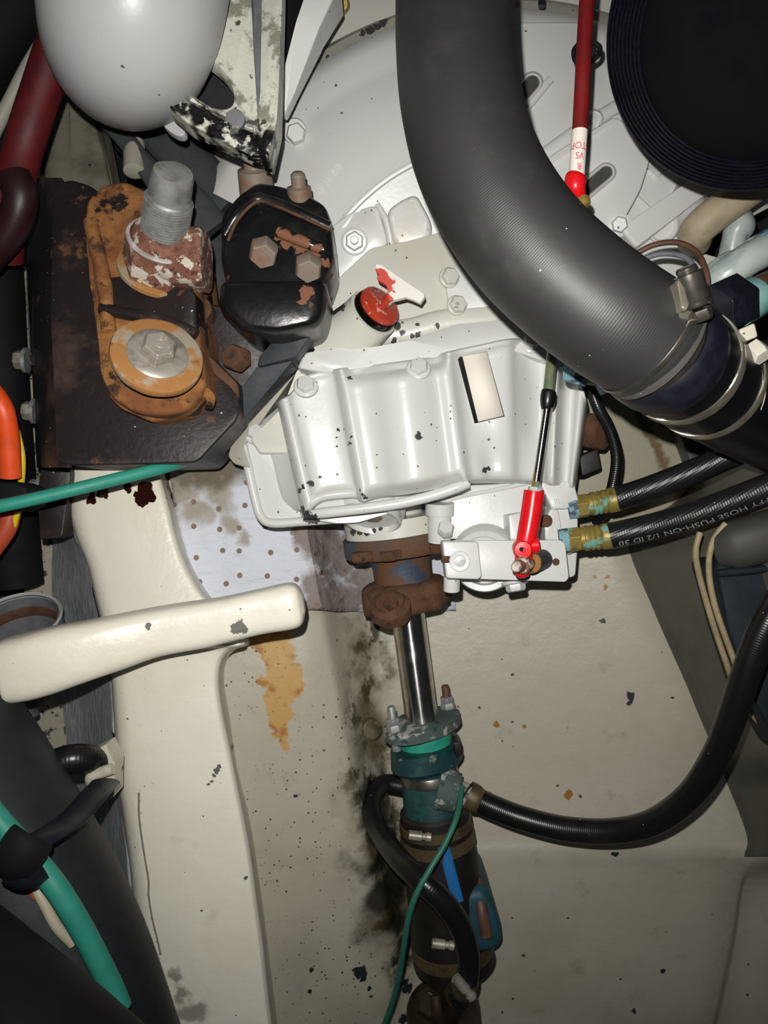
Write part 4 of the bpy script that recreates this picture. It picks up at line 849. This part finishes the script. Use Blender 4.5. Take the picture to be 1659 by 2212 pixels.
obj('band_tail', tube([(1482, 668, .462), (1478, 700, .47), (1468, 730, .478)], .0042, 8, flat=.2), CLAMP, cl_)
# sleeve that follows, two worm drive clamps
slv = thing('exhaust_sleeve', 'black silicone exhaust sleeve held by two bright band clamps', 'hose', W(1520, 830, .70))
SP = [(1404, 740, .51, .95), (1440, 766, .524, 1.0), (1483, 798, .548, 1.0), (1532, 832, .578, 1.0), (1600, 874, .62, 1.0), (1700, 930, .68, 1.0)]
obj('collar', tube([(1400, 736, .508, .9), (1412, 746, .513, 1.02), (1436, 764, .523, 1.04), (1440, 767, .525, 1.0)], er, 56, 6), NAVY, slv)
obj('sleeve_body', tube(SP, er, 56, 8), SLEEVE, slv)
def sband(p0, p1, k):
    b = obj('hose_clamp', tube([(p0[0], p0[1], p0[2], k), (p0[0] + .5, p0[1] + .5, p0[2] + .0003, k + .018), (p1[0] - .5, p1[1] - .5, p1[2] - .0003, k + .018), (p1[0], p1[1], p1[2], k)], er, 64, 2), CLAMP, slv, label='bright band clamp')
    return b
b1 = sband((1470, 788, .541), (1478, 794, .546), 1.015); b2 = sband((1526, 828, .575), (1533, 833, .579), 1.015)
for b, (x0, y0, d), s in ((b1, (1618, 722, .535), .62), (b2, (1652, 790, .575), .55)):
    c = W(x0, y0, d); u_ = Vector((.25, -.9, -.35)).normalized(); v_ = Vector((.9, .3, -.3)).normalized()
    obj('clamp_bridge', slab(rnd([(x0 - 34 * s, y0 - 18 * s), (x0 + 22 * s, y0 - 42 * s), (x0 + 34 * s, y0 + 8 * s), (x0 - 26 * s, y0 + 32 * s)], 5), d, d + .016, edge=.002), CLAMPW, b, label='white painted clamp bridge')
    obj('clamp_nut', hexhead(W(x0 + 10 * s, y0 + 46 * s, d + .004), Vector((.3, -.6, .5)), .0078, .012, .2), CLAMPW, b, bevel=.0006)
    obj('band_tail', tube([(x0 - 18 * s, y0 + 30 * s, d + .012), (x0 - 24 * s, y0 + 62 * s, d + .024), (x0 - 34 * s, y0 + 98 * s, d + .036)], .0042, 8, flat=.2), CLAMP, b)
blob = obj('clamp_pin', lathe(W(1360, 857, .60), Vector((-.6, .1, .6)), [(-.02, .004), (.004, .0045), (.006, .003)], 16), CLAMP, slv)
# ---------------------------------------------------------------- pleated air filter, upper right
af = thing('air_filter', 'large black pleated air filter drum filling the upper right corner', 'air filter', W(1660, 60, .62))
c0 = W(1664, 50, .52); ax_ = (Vector((0, 0, 1)) - c0).normalized(); ax_ = (ax_ + Vector((.0, -.10, 0))).normalized(); R = .1108
pr = [(-.14, R * .90), (-.10, R * .97)]
pr += [(-.03, R * .99), (-.005, R * .975)]
for i in range(9): pr += [(.000 + i * .0026, R * (.968 - i * .027)), (.0022 + i * .0026, R * (.960 - i * .027)), (.0024 + i * .0026, R * (.950 - i * .027)), (.0010 + i * .0026, R * (.944 - i * .027))]
pr += [(.024, R * .67), (.027, R * .60), (.030, R * .40), (.031, R * .05)]
AFM = plain('black_filter_foam', '#0c0c14', .24, vary='#12121f', bump=.25, scale=150, spec=.5)
obj('filter_drum', lathe(c0, ax_, pr, 90), AFM, af, ang=70)
obj('filter_dome', lathe(c0, ax_, [(.0, R * .74), (.022, R * .73), (.030, R * .66), (.036, R * .45), (.038, R * .05)], 64), plain('matt_filter_cap', '#050508', .85, bump=.1, spec=.15), af)
# ---------------------------------------------------------------- red stop cable
rc = thing('stop_cable', 'red sleeved stop cable with a white handwritten tag hanging in front of housing', 'cable', W(1250, 250, .68))
obj('cable_sleeve', tube([(1272, -60, .60), (1264, 60, .60), (1258, 180, .60), (1252, 290, .60)], L(16.5, .60), 24), REDC, rc)
tagp = [(1252.5, 283, .60), (1249, 330, .60), (1245.5, 384, .60)]
lt = obj('cable_tag', tube(tagp, L(17, .60), 24), LABELW, rc, label='white tag with red handwriting')
def ontube(g, p0, p1, r, th0, scale_len=1.0):
    "wrap flat letters (x along tube, y around) on a straight tube between two world points"
    a = (p1 - p0).normalized(); x = UP.cross(a).normalized(); y = a.cross(x)
    if y.z < 0: x, y = -x, -y
    out = Geo(); v = []
    for q in g.v:
        th = th0 + q.y / r; v.append(p0 + a * q.x + (x * math.sin(th) + y * math.cos(th)) * (r + .00025 + q.z))
    return out.add(v, g.f)
P0, P1 = W(1252.5, 283, .60), W(1245.5, 384, .60)
rt = L(17, .60); wl = Geo()
def rows_text():
    g = Geo()
    for body, px in (('STOP', .0135), ('VS', .0215), ('R', .0298)):
        t = textgeo(body, .0078, .0)
        t.v = [Vector((px + q.y, -q.x * .8, 0)) for q in t.v]   # letters upside down: top towards the red cone
        g.add(t.v, t.f)
    return g
tt = rows_text()
tt.v = [Vector((2 * .0216 - q.x if False else q.x, q.y, q.z)) for q in tt.v]
aa = (P1 - P0).normalized(); xx = Vector((1, 0, 0)) - aa * aa.x; xx.normalize(); zz = xx.cross(aa); zz = zz if zz.z > 0 else -zz
v = []
for q in tt.v:
    th = q.y / rt; v.append(P0 + aa * q.x + (xx * math.sin(th) + zz * math.cos(th)) * (rt + .0002))
gt = Geo(); gt.add(v, tt.f)
obj('tag_writing', gt, REDINK, lt)
obj('cable_cone', tube([(1246, 379, .60, 1.1), (1243, 388, .60, 1.28), (1244, 405, .60, 1.2), (1252, 424, .603, .75), (1256, 432, .605, .5)], L(18, .60), 24), REDP, rc)
obj('cable_tip', lathe(W(1258, 428, .60), Vector((.25, -.9, .2)), [(0, .0045), (.003, .0052), (.006, .0048), (.0075, .003)], 20), BRASS, rc)
ey = obj('cable_eye', tube([(1250, 95, .66), (1240, 110, .66), (1243, 130, .66), (1262, 138, .66), (1290, 122, .66), (1296, 104, .66), (1284, 92, .66)], .0022, 10), PITCH); tag(ey, 'thin black wire loop behind the red cable', 'wire')
wr = obj('marker_line_wire', tube([(1172, -30, .765), (1171, 0, .765), (1170, 14, .765)], .0035, 10), NAVY); tag(wr, 'short dark blue wire end at the top edge beside exhaust hose', 'wire')
# ---------------------------------------------------------------- right hand pipes and fittings
pp = obj('tan_pipe', tube([(1660, 380, .74), (1590, 430, .74), (1530, 474, .745), (1505, 500, .755), (1500, 520, .775)], .0165, 24), TANP); tag(pp, 'bent tan painted pipe stub under the air filter', 'pipe')
pe = thing('pale_elbow', 'pale green painted pipe elbow joint near the right edge', 'pipe fitting', W(1590, 580, .72))
obj('elbow_body', tube([(1535, 632, .655), (1560, 600, .645), (1590, 578, .64), (1630, 552, .64), (1700, 520, .65)], .0135, 24), PALEP, pe)
obj('elbow_swelling', lathe(W(1572, 592, .65), Vector((.8, .5, 0)), [(-.014, .013), (-.008, .0165), (.006, .0172), (.012, .0155), (.014, .0128)], 28), PALEP, pe)
obj('threaded_collar', lathe(W(1640, 545, .645), Vector((.8, .45, 0)), [(-.004, .0145), (.012, .0145), (.014, .013)], 24), VERDI, pe)
gp = obj('grey_drain_pipe', tube([(1600, 470, .76, .9), (1596, 490, .755, 1.15), (1588, 505, .755, .9), (1580, 545, .76, .9), (1570, 600, .77, .9)], .013, 20), PALEP); tag(gp, 'pale grey drain pipe with a flared top beside the tan pipe', 'pipe')
hx_ = thing('hex_connector', 'black hex connector with an aqua wrapped thread on brown pipe', 'pipe fitting', W(1580, 660, .66))
hxa = (W(1650, 640, .60) - W(1545, 690, .58)).normalized()
obj('hex_body', lathe(W(1538, 676, .575), hxa, [(0, .0205), (.0012, .0212), (.0285, .0212), (.0295, .0205)], 6, rot=.5), NAVY, hx_, bevel=.001)
obj('wrapped_thread', lathe(W(1604, 655, .59), hxa, [(-.006, .0165), (.012, .0165), (.014, .0152)], 28), AQUA, hx_)
obj('brown_pipe', lathe(W(1632, 640, .60), hxa, [(0, .0145), (.06, .0145)], 24), BROWNP, hx_)
for nm, pth, lab in (('brown_wire', [(1360, 556, .66), (1410, 530, .65), (1462, 524, .64), (1505, 545, .63), (1526, 590, .62), (1530, 650, .62)], 'brown wire looping over the exhaust clamp'), ('grey_wire', [(1380, 562, .67), (1430, 548, .66), (1480, 556, .65), (1510, 590, .64)], 'thin grey wire looping just inside the brown wire')):
    o = obj(nm, tube(pth, .0024, 10), BROWNP if nm[0] == 'b' else GREYP); tag(o, lab, 'wire')
bp = obj('offwhite_back_pipe', tube([(1440, 440, .80), (1500, 470, .80), (1480, 520, .80)], .02, 20), OFFWHITE); tag(bp, 'offwhite pipe tucked behind the tan pipe stub', 'pipe')
pb = obj('white_engine_panel', slab(rnd([(1340, 545), (1470, 530), (1570, 560), (1600, 680), (1420, 700)], 12), .80, .84, edge=.004), BELLWHITE); tag(pb, 'white painted engine panel behind the exhaust clamp wires', 'panel')
# ---------------------------------------------------------------- gear control cable
gc = thing('gear_cable', 'gear control cable end with bright red ball joint on shift lever', 'control cable', W(1150, 1050, .75))
GD = .675
def gtube(nm, a, b, r, mat, n=20, par=None, **k): return obj(nm, tube([(a[0], a[1], a[2] if len(a) > 2 else GD), (b[0], b[1], b[2] if len(b) > 2 else GD)], L(r, GD), n, 4), mat, par or gc, **k)
gtube('cable_ferrule', (1199, 700, .69), (1184, 850), 11.5, OLIVE)
obj('rubber_boot', tube([(1186, 843, GD, .9), (1185, 848, GD, 1.06), (1183, 866, GD, 1.06), (1181, 880, GD, .82), (1181, 884, GD, .6)], L(15.5, GD), 24, 5), SLEEVE, gc)
gtube('push_rod', (1182, 878), (1158, 1040), 8.5, SHAFTM)
pth = []
r0 = W(1160, 1022, GD); r1 = W(1154, 1062, GD); ta = (r1 - r0); tl = ta.length; ta.normalize(); pr = []
for i in range(11): pr += [(i * tl / 11, L(8.6, GD)), ((i + .5) * tl / 11, L(7.2, GD))]
obj('rod_thread', lathe(r0, ta, pr, 20), BRASS, gc, ang=70)
obj('lock_nut', hexhead(W(1155.5, 1052, GD), ta, L(15, GD), L(11, GD), .4), PALEP, gc, bevel=.0006)
rb = obj('ball_joint', tube([(1153.5, 1063, GD, .98), (1153, 1066, GD, 1.0), (1147, 1110, GD, 1.02), (1140, 1150, GD, 1.0), (1134, 1180, GD, .92), (1130, 1210, GD, .84), (1128, 1230, GD, .8), (1127, 1244, GD, .62), (1127, 1249, GD, .2)], L(22, GD), 28, 5), REDP, gc, ang=60)
ja = Vector((-.10, -.04, 1)).normalized()
obj('joint_boss', lathe(W(1128, 1186, GD), ja, [(-.012, .0082), (.009, .0080), (.0105, .0070), (.0107, .0022), (.0095, .0015)], 28), REDP, rb)
obj('joint_side_boss', lathe(W(1150, 1178, GD), Vector((1, .1, .1)), [(-.008, .0075), (.005, .0070), (.006, .005)], 20), REDP, rb)
obj('joint_hole', lathe(W(1126.5, 1186.5, .6642), ja, [(-.0005, .0019), (.0003, .0019)], 14), OILY, rb)
ba = (W(1112, 1226, .648) - W(1172, 1208, .715)).normalized(); bo_ = W(1172, 1208, .714)
bl = (W(1112, 1226, .648) - bo_).length
obj('spacer', lathe(bo_, ba, [(0, .0092), (bl * .42, .0092)], 24), SLATE, gc)
obj('spacer_washer', lathe(bo_, ba, [(bl * .42, .0095), (bl * .46, .0095)], 24), RUST, gc)
obj('bolt_nut', hexhead(bo_ + ba * bl * .70, ba, .0084, .0085, .2), RUSTW, gc, bevel=.0006)
obj('bolt_end', lathe(bo_, ba, [(bl * .5, .0052), (bl * .86, .0052), (bl * .88, .0045), (bl * .93, .0050), (bl * .98, .0044), (bl * 1.0, .003)], 18), RUSTW, gc)
vb = thing('corroded_bolt', 'verdigris crusted bolt head under the exhaust hose', 'bolt', W(1250, 790, .75))
obj('bolt_head', wob(hexhead(W(1262, 806, .655), Vector((-.85, .1, .45)), .0125, .016, .3), .0006, 90), VERDI, vb, bevel=.001)
obj('bolt_shank', lathe(W(1262, 806, .655), Vector((.75, -.1, -.3)), [(0, .0085), (.02, .0085)], 18), OLIVE, vb)
vb2 = obj('corroded_clip', wob(slab(rnd([(1292, 812), (1318, 800), (1335, 838), (1312, 848)], 4), .64, .66, edge=.002), .0008, 100), VERDI); tag(vb2, 'grey corroded clip below the exhaust hose end', 'clip')
# ---------------------------------------------------------------- hydraulic hoses with brass tails
def hyd(nm, lab, fit, path, r, fr):
    t = thing(nm, lab, 'hose', W(path[0][0], path[0][1], path[0][2] + .02), 'hydraulic hoses at the gearbox')
    obj('hose_body', tube(path, r, 28, 8), HOSEHYD, t)
    p = [W(*q) for q in fit]; a = p[1] - p[0]; l = a.length
    f = obj('brass_tail', lathe(p[0], a, [(-.01, fr * .8), (0, fr * .95), (l * .30, fr * .98), (l * .32, fr * 1.08), (l * .40, fr * 1.1), (l * .46, fr * 1.0), (l * .52, fr * 1.12), (l * .58, fr * 1.0), (l * .64, fr * 1.12), (l * .72, fr * 1.02), (l * .78, fr * 1.14), (l, fr * 1.14), (l * 1.02, fr * .9)], 28), BRASS, t, label='brass hose tail with green corrosion')
    obj('tail_hex', lathe(p[0], a, [(-.004, fr * .9), (-.003, fr * 1.12), (l * .2, fr * 1.12), (l * .22, fr)], 6, rot=.3), BRASS, f, bevel=.0006)
    obj('tail_collar', lathe(p[0], a, [(-.012, fr * 1.0), (-.003, fr * 1.05), (-.002, fr * .9)], 24), VERDI, f)
    return t
h1 = hyd('hydraulic_hose', 'upper of two hydraulic hoses, plain black without print', [(1252, 1094, .765), (1334, 1078, .762)], [(1330, 1079, .762), (1400, 1056, .755), (1500, 1018, .74), (1600, 975, .725), (1720, 925, .71)], .0122, .0108)
hp2 = [(1318, 1158, .745), (1400, 1140, .735), (1500, 1112, .715), (1600, 1076, .695), (1720, 1030, .67)]
h2 = hyd('hydraulic_hose', 'lower of two hydraulic hoses, with pale printed lettering', [(1234, 1166, .75), (1322, 1157, .746)], hp2, .0128, .0112)
tg = textgeo('JIFFY HOSE PUSH-ON 1/2 ID 30', .0105, 0)
S_ = [Vector(W(*p)) for p in ipts(hp2, 24)]
acc = [0.0]
for a_, b_ in zip(S_, S_[1:]): acc.append(acc[-1] + (b_ - a_).length)
xmin = min(q.x for q in tg.v); xmax = max(q.x for q in tg.v); ymx = .0
def along(s):
    for i in range(len(acc) - 1):
        if acc[i + 1] >= s or i == len(acc) - 2:
            t = (s - acc[i]) / (acc[i + 1] - acc[i]); return S_[i] + (S_[i + 1] - S_[i]) * t, (S_[i + 1] - S_[i]).normalized()
ro = .0128; v = []
for q in tg.v:
    s = .006 + (xmax - q.x) * 1.0          # printed upside down: text starts far right
    c, a_ = along(s); side = Vector((a_.y, -a_.x, 0)).normalized()     # towards picture bottom right
    if side.y > 0: side = -side
    nz = side.cross(a_).normalized(); nz = nz if nz.z > 0 else -nz
    th = math.radians(38) + q.y / ro * .8
    v.append(c + (side * math.sin(th) + nz * math.cos(th)) * (ro + .0003))
gt = Geo(); gt.add(v, tg.f); obj('printed_lettering', gt, PRINT, h2, label='pale upside down hose lettering')
lc = obj('black_lead', tube([(1275, 835, .76), (1292, 880, .76), (1318, 930, .765), (1332, 985, .77), (1326, 1040, .775), (1312, 1085, .78), (1290, 1130, .80)], .0058, 16), HOSEBLK); tag(lc, 'slim black electric lead looping right of the gearbox', 'lead')
sd = thing('sender_unit', 'rusty sender unit behind the slim black lead', 'sender', W(1290, 940, .86))
obj('sender_cap', wob(lathe(W(1272, 930, .82), Vector((.6, -.15, .6)), [(-.01, .018), (.004, .018), (.005, .0155), (.009, .0155), (.010, .019), (.018, .0185), (.020, .013)], 28), .0006, 80), RUSTB, sd)
obj('sender_body', slab(rnd([(1250, 985), (1292, 968), (1300, 1012), (1258, 1030)], 5), .83, .88, edge=.002), MUD, sd)
# lower right cables and containers
for nm, pth, lab in (('cream_wire', [(1512, 1150, .74), (1503, 1190, .74), (1510, 1240, .745), (1535, 1330, .75), (1565, 1420, .76), (1588, 1480, .77), (1640, 1560, .78), (1720, 1620, .79)], 'cream wire hanging against hull wall, left of the pair'), ('cream_wire', [(1568, 1130, .73), (1540, 1170, .735), (1531, 1230, .74), (1545, 1310, .745), (1580, 1410, .75), (1612, 1490, .76), (1650, 1530, .77), (1720, 1580, .78)], 'cream wire hanging against hull wall, right of the pair')):
    o = obj(nm, tube(pth, .0030, 12), CREAMW); tag(o, lab, 'wire', 'cream wires on the hull wall')
bx = thing('blue_container', 'dark blue plastic container in shadow at the right edge', 'container', W(1640, 1380, .84))
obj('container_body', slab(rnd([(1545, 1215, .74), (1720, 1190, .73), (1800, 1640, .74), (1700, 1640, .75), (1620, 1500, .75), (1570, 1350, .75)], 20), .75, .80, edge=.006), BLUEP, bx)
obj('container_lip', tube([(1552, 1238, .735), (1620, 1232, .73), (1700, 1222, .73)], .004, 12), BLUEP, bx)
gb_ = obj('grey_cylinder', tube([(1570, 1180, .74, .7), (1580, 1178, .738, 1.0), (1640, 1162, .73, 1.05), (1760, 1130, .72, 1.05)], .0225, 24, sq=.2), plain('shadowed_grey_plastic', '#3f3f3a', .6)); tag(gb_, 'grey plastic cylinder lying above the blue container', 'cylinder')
# ---------------------------------------------------------------- bilge hoses, wire, seacock
wh = thing('water_feed_hose', 'black rubber water hose sweeping right from the stern gland', 'hose', W(1300, 1790, .86))
WHP = [(1022, 1722, .835), (1062, 1742, .832), (1130, 1768, .825), (1220, 1790, .81), (1320, 1795, .79), (1410, 1776, .765), (1490, 1718, .735), (1545, 1635, .71), (1580, 1550, .69), (1610, 1460, .675), (1645, 1370, .665), (1690, 1290, .66), (1780, 1140, .655), (1900, 980, .65), (2100, 800, .64)]
obj('hose_body', tube(WHP, .0126, 28, 8), HOSEBLK, wh)
obj('hose_clamp', tube([(1010, 1716, .837, 1.0), (1011, 1716.5, .837, 1.12), (1028, 1726, .835, 1.12), (1030, 1727, .835, 1.0)], .0132, 28, 3), BAND, wh, label='brown clamp')
dh = thing('drain_hose', 'black rubber hose crossing in front of the stern tube', 'hose', W(950, 1950, .88))
obj('hose_body', tube([(875, 1700, .94), (826, 1696, .935), (802, 1742, .905), (822, 1800, .875), (862, 1856, .82), (910, 1902, .785), (958, 1948, .78), (996, 2005, .785), (1012, 2065, .79), (1008, 2120, .80), (988, 2165, .815)], .0118, 26, 8), HOSEBLK, dh)
obj('hose_clamp', tube([(1008, 2114, .80, 1.0), (1007.8, 2115, .80, 1.13), (1002, 2134, .803, 1.13), (1001, 2136, .804, 1.0)], .0118, 26, 3), BAND, dh)
obj('clamp_screw', lathe(W(984, 2112, .785), Vector((.65, -.75, 0)), [(0, .0055), (.016, .0055), (.017, .004), (.022, .004), (.0225, .0052), (.027, .0052)], 14), STAINL, dh)
sc_ = thing('seacock', 'dark bronze seacock valve at the bottom edge under the drain hose', 'valve', W(960, 2190, .93))
BRZ = plain('dark_bronze', '#3a2f1e', .4, .4, vary='#2a2216')
obj('valve_body', lathe(W(958, 2190, .93), Vector((0, .05, 1)), [(0, .045), (.02, .043), (.05, .028), (.075, .026), (.085, .03), (.10, .028), (.105, .02)], 32), BRZ, sc_)
obj('valve_tail', tube([(955, 2190, .84), (975, 2170, .83), (992, 2150, .815)], .0155, 22), BRZ, sc_)
obj('valve_lever', tube([(940, 2150, .815), (945, 2190, .81), (950, 2240, .81)], .006, 12, flat=.5), BRZ, sc_)
obj('valve_bonnet', lathe(W(928, 2165, .83), Vector((-.2, .3, 1)), [(-.02, .016), (.004, .016), (.008, .012)], 6), BRZ, sc_, bevel=.001)
gw = obj('thin_green_wire', tube([(998, 1700, .83), (988, 1760, .80), (962, 1822, .785), (930, 1876, .775), (900, 1930, .77), (882, 1985, .775), (872, 2050, .79), (862, 2110, .81), (846, 2170, .83), (820, 2240, .85)], .0030, 12), GREENW); tag(gw, 'thin green bonding wire running down past the stern tube', 'wire')
sk = thing('skin_fitting', 'mould stained plug in the groove left of the stern gland', 'fitting', W(802, 1575, .95))
obj('fitting_cap', wob(lathe(W(802, 1575, .935), Vector((.35, .1, 1)), [(-.01, .0125), (.004, .0125), (.006, .010), (.0058, .004)], 24), .0008, 90), plain('mould_stained_plug', '#6a6048', .6, vary='#3a3420'), sk)
# ---------------------------------------------------------------- absorbent pad
PR = [(900, [(360, .872), (450, .872), (540, .872), (632, .876), (640, .878), (690, .93), (740, .955), (800, .966), (880, .970), (960, .968)]),
      (1010, [(366, .870), (455, .870), (545, .870), (640, .874), (648, .876), (696, .928), (744, .952), (800, .964), (880, .968), (966, .966)]),
      (1100, [(376, .868), (462, .868), (550, .868), (650, .872), (660, .874), (706, .925), (750, .950), (804, .962), (884, .966), (972, .964)]),
      (1200, [(396, .866), (480, .866), (566, .866), (664, .870), (676, .872), (720, .922), (760, .947), (808, .960), (890, .964), (978, .961)]),
      (1320, [(420, .864), (500, .864), (590, .864), (686, .868), (700, .870), (740, .918), (772, .943), (812, .958), (892, .961), (984, .958)])]
rows = [[(px, y, d - .004) for px, d in p] for y, p in PR]
pd = obj('absorbent_pad', wob(sheet(rows, 10, 5, .002), .0022, 24, 2), PAD, ang=180); tag(pd, 'white dimpled absorbent pad with brown oil stains under gearbox', 'absorbent pad')
# ---------------------------------------------------------------- left edge: cables, tie, duct
gcbl = obj('green_cable', tube([(-60, 1102, .665), (0, 1093, .668), (90, 1074, .675), (190, 1050, .685), (280, 1028, .70), (345, 1012, .715), (400, 995, .74)], .0058, 18), GREENC); tag(gcbl, 'green cable crossing the left edge below the black bracket', 'cable')
oc = obj('orange_cable', tube([(-40, 820, .70), (4, 880, .70), (18, 950, .71), (22, 1030, .72)], .0098, 20), ORANGE); tag(oc, 'thick orange cable at the left edge beside the bracket bolts', 'cable')
oc2 = obj('orange_cable', tube([(24, 1100, .76), (14, 1140, .76), (-20, 1190, .76)], .0098, 20), plain('dirty_orange_sheath', '#b5482a', .5)); tag(oc2, 'dirty orange cable stub below the green cable', 'cable')
yc = obj('yellow_wire', tube([(36, 930, .74), (48, 990, .74), (44, 1060, .75), (36, 1110, .755), (18, 1160, .76), (-20, 1210, .76)], .0032, 12), YELLOW); tag(yc, 'yellow wire running down beside the orange cables', 'wire')
cb_ = obj('cable_boot', slab(rnd([(-40, 1040), (30, 1040), (58, 1052), (60, 1092), (30, 1106), (-40, 1106)], 6), .72, .76, edge=.004), PITCH); tag(cb_, 'black cable boot behind the green cable at left edge', 'boot')
bh2 = obj('black_vertical_hose', tube([(-14, 560, .86), (-4, 760, .86), (12, 1000, .87), (24, 1150, .88), (34, 1260, .89)], .030, 24), PITCH); tag(bh2, 'black hose hanging down the left edge beside the stringer', 'hose')
cup = thing('grey_hose_end', 'open grey hose end with a pale rim above the cross bar', 'hose', W(60, 1330, .86))
co = W(36, 1338, .80); ca = Vector((.0, .80, .50)).normalized()
obj('hose_body', lathe(co, ca, [(.0, .0440), (-.05, .042), (-.05, .039), (.0, .0410)], 44, cap=False), GREYP, cup)
obj('hose_liner', lathe(co, ca, [(-.014, .0408), (-.022, .038), (-.03, .0405)], 44, cap=False), BROWNP, cup, label='brown lining inside the hose end')
obj('hose_rim', lathe(co, ca, [(-.003, .0443), (.0, .0452), (.0018, .0435), (.0, .0412), (-.003, .0408)], 44, cap=False), plain('pale_grey_rim', '#a8a8a6', .4), cup)
gr2 = thing('ribbed_conduit', 'grey ribbed conduit end below the cross bar at left', 'conduit', W(40, 1540, .86))
for i in range(3): obj('rib', tube([(-40, 1545 + i * 20 - 22, .83), (40, 1533 + i * 20 - 22, .83), (98 - i * 12, 1515 + i * 20 - 22, .83)], .0075, 14), GREYP, gr2)
dk = thing('slate_duct', 'wide slate grey duct running down the lower left corner', 'duct', W(60, 1900, .70))
obj('duct_body', tube([(-230, 1480, .66), (-90, 1690, .655), (30, 1890, .65), (125, 2090, .645), (205, 2330, .64)], .074, 48, 8), DUCT, dk)
bd2 = obj('black_duct', tube([(-260, 2060, .52), (-100, 2190, .51), (55, 2322, .50), (280, 2520, .50)], .062, 40), PITCH); tag(bd2, 'matt black duct across the bottom left corner', 'duct')
gl = obj('green_cable', tube([(-60, 1700, .57), (0, 1775, .568), (60, 1842, .566), (120, 1915, .566), (170, 1995, .57), (205, 2060, .575), (240, 2130, .58), (260, 2180, .58)], .0086, 20), GREENC); tag(gl, 'thick green cable strapped along the slate duct', 'cable')
oe = obj('orange_plug', slab(rnd([(44, 1912), (72, 1890), (92, 1934), (72, 1950)], 4), .585, .60, edge=.003), plain('orange_plastic', '#c0532c', .5)); tag(oe, 'small orange plug beside the strapped green cable', 'plug')
ws = obj('white_wire', tube([(66, 1898, .587), (96, 1952, .585), (122, 2000, .585), (158, 2038, .59)], .0042, 12), plain('ivory_wire', '#b5ad96', .5)); tag(ws, 'ivory wire lying beside the strapped green cable', 'wire')
tie = thing('cable_tie', 'black strap tying the green cable to the ivory clip', 'cable tie', W(120, 1770, .66))
obj('strap', tube([(228, 1690, .66), (200, 1720, .63), (160, 1765, .60), (110, 1800, .575), (60, 1830, .562), (10, 1862, .562)], .0125, 16, flat=.3), NAVY, tie)
obj('strap_wrap', tube([(8, 1828, .548), (40, 1850, .545), (76, 1866, .552)], .0175, 16, flat=.45), PITCH, tie)
obj('strap_wrap', tube([(20, 1876, .55), (56, 1890, .55), (90, 1868, .556)], .012, 14, flat=.5), NAVY, tie)
bl_ = obj('black_hose_bridge', tube([(60, 1690, .70), (130, 1646, .69), (190, 1640, .70), (240, 1660, .73)], .013, 20), HOSEBLK); tag(bl_, 'short black hose passing behind the ivory clip', 'hose')
cp_ = thing('ivory_clip', 'ivory plastic cable clip screwed to the stringer side', 'clip', W(220, 1660, .76))
obj('clip_base', slab(rnd([(184, 1630), (228, 1608), (248, 1650), (246, 1722), (212, 1734), (196, 1690)], 4), .705, .73, edge=.002), CLIPW, cp_)
obj('clip_window', slab([(197, 1641), (208, 1637), (210, 1660), (197, 1664)], .7042, .712), DARK, cp_)
obj('clip_bar', tube([(194, 1690, .70, .8), (200, 1676, .697, 1), (244, 1660, .697, 1)], .0052, 14), CLIPW, cp_)
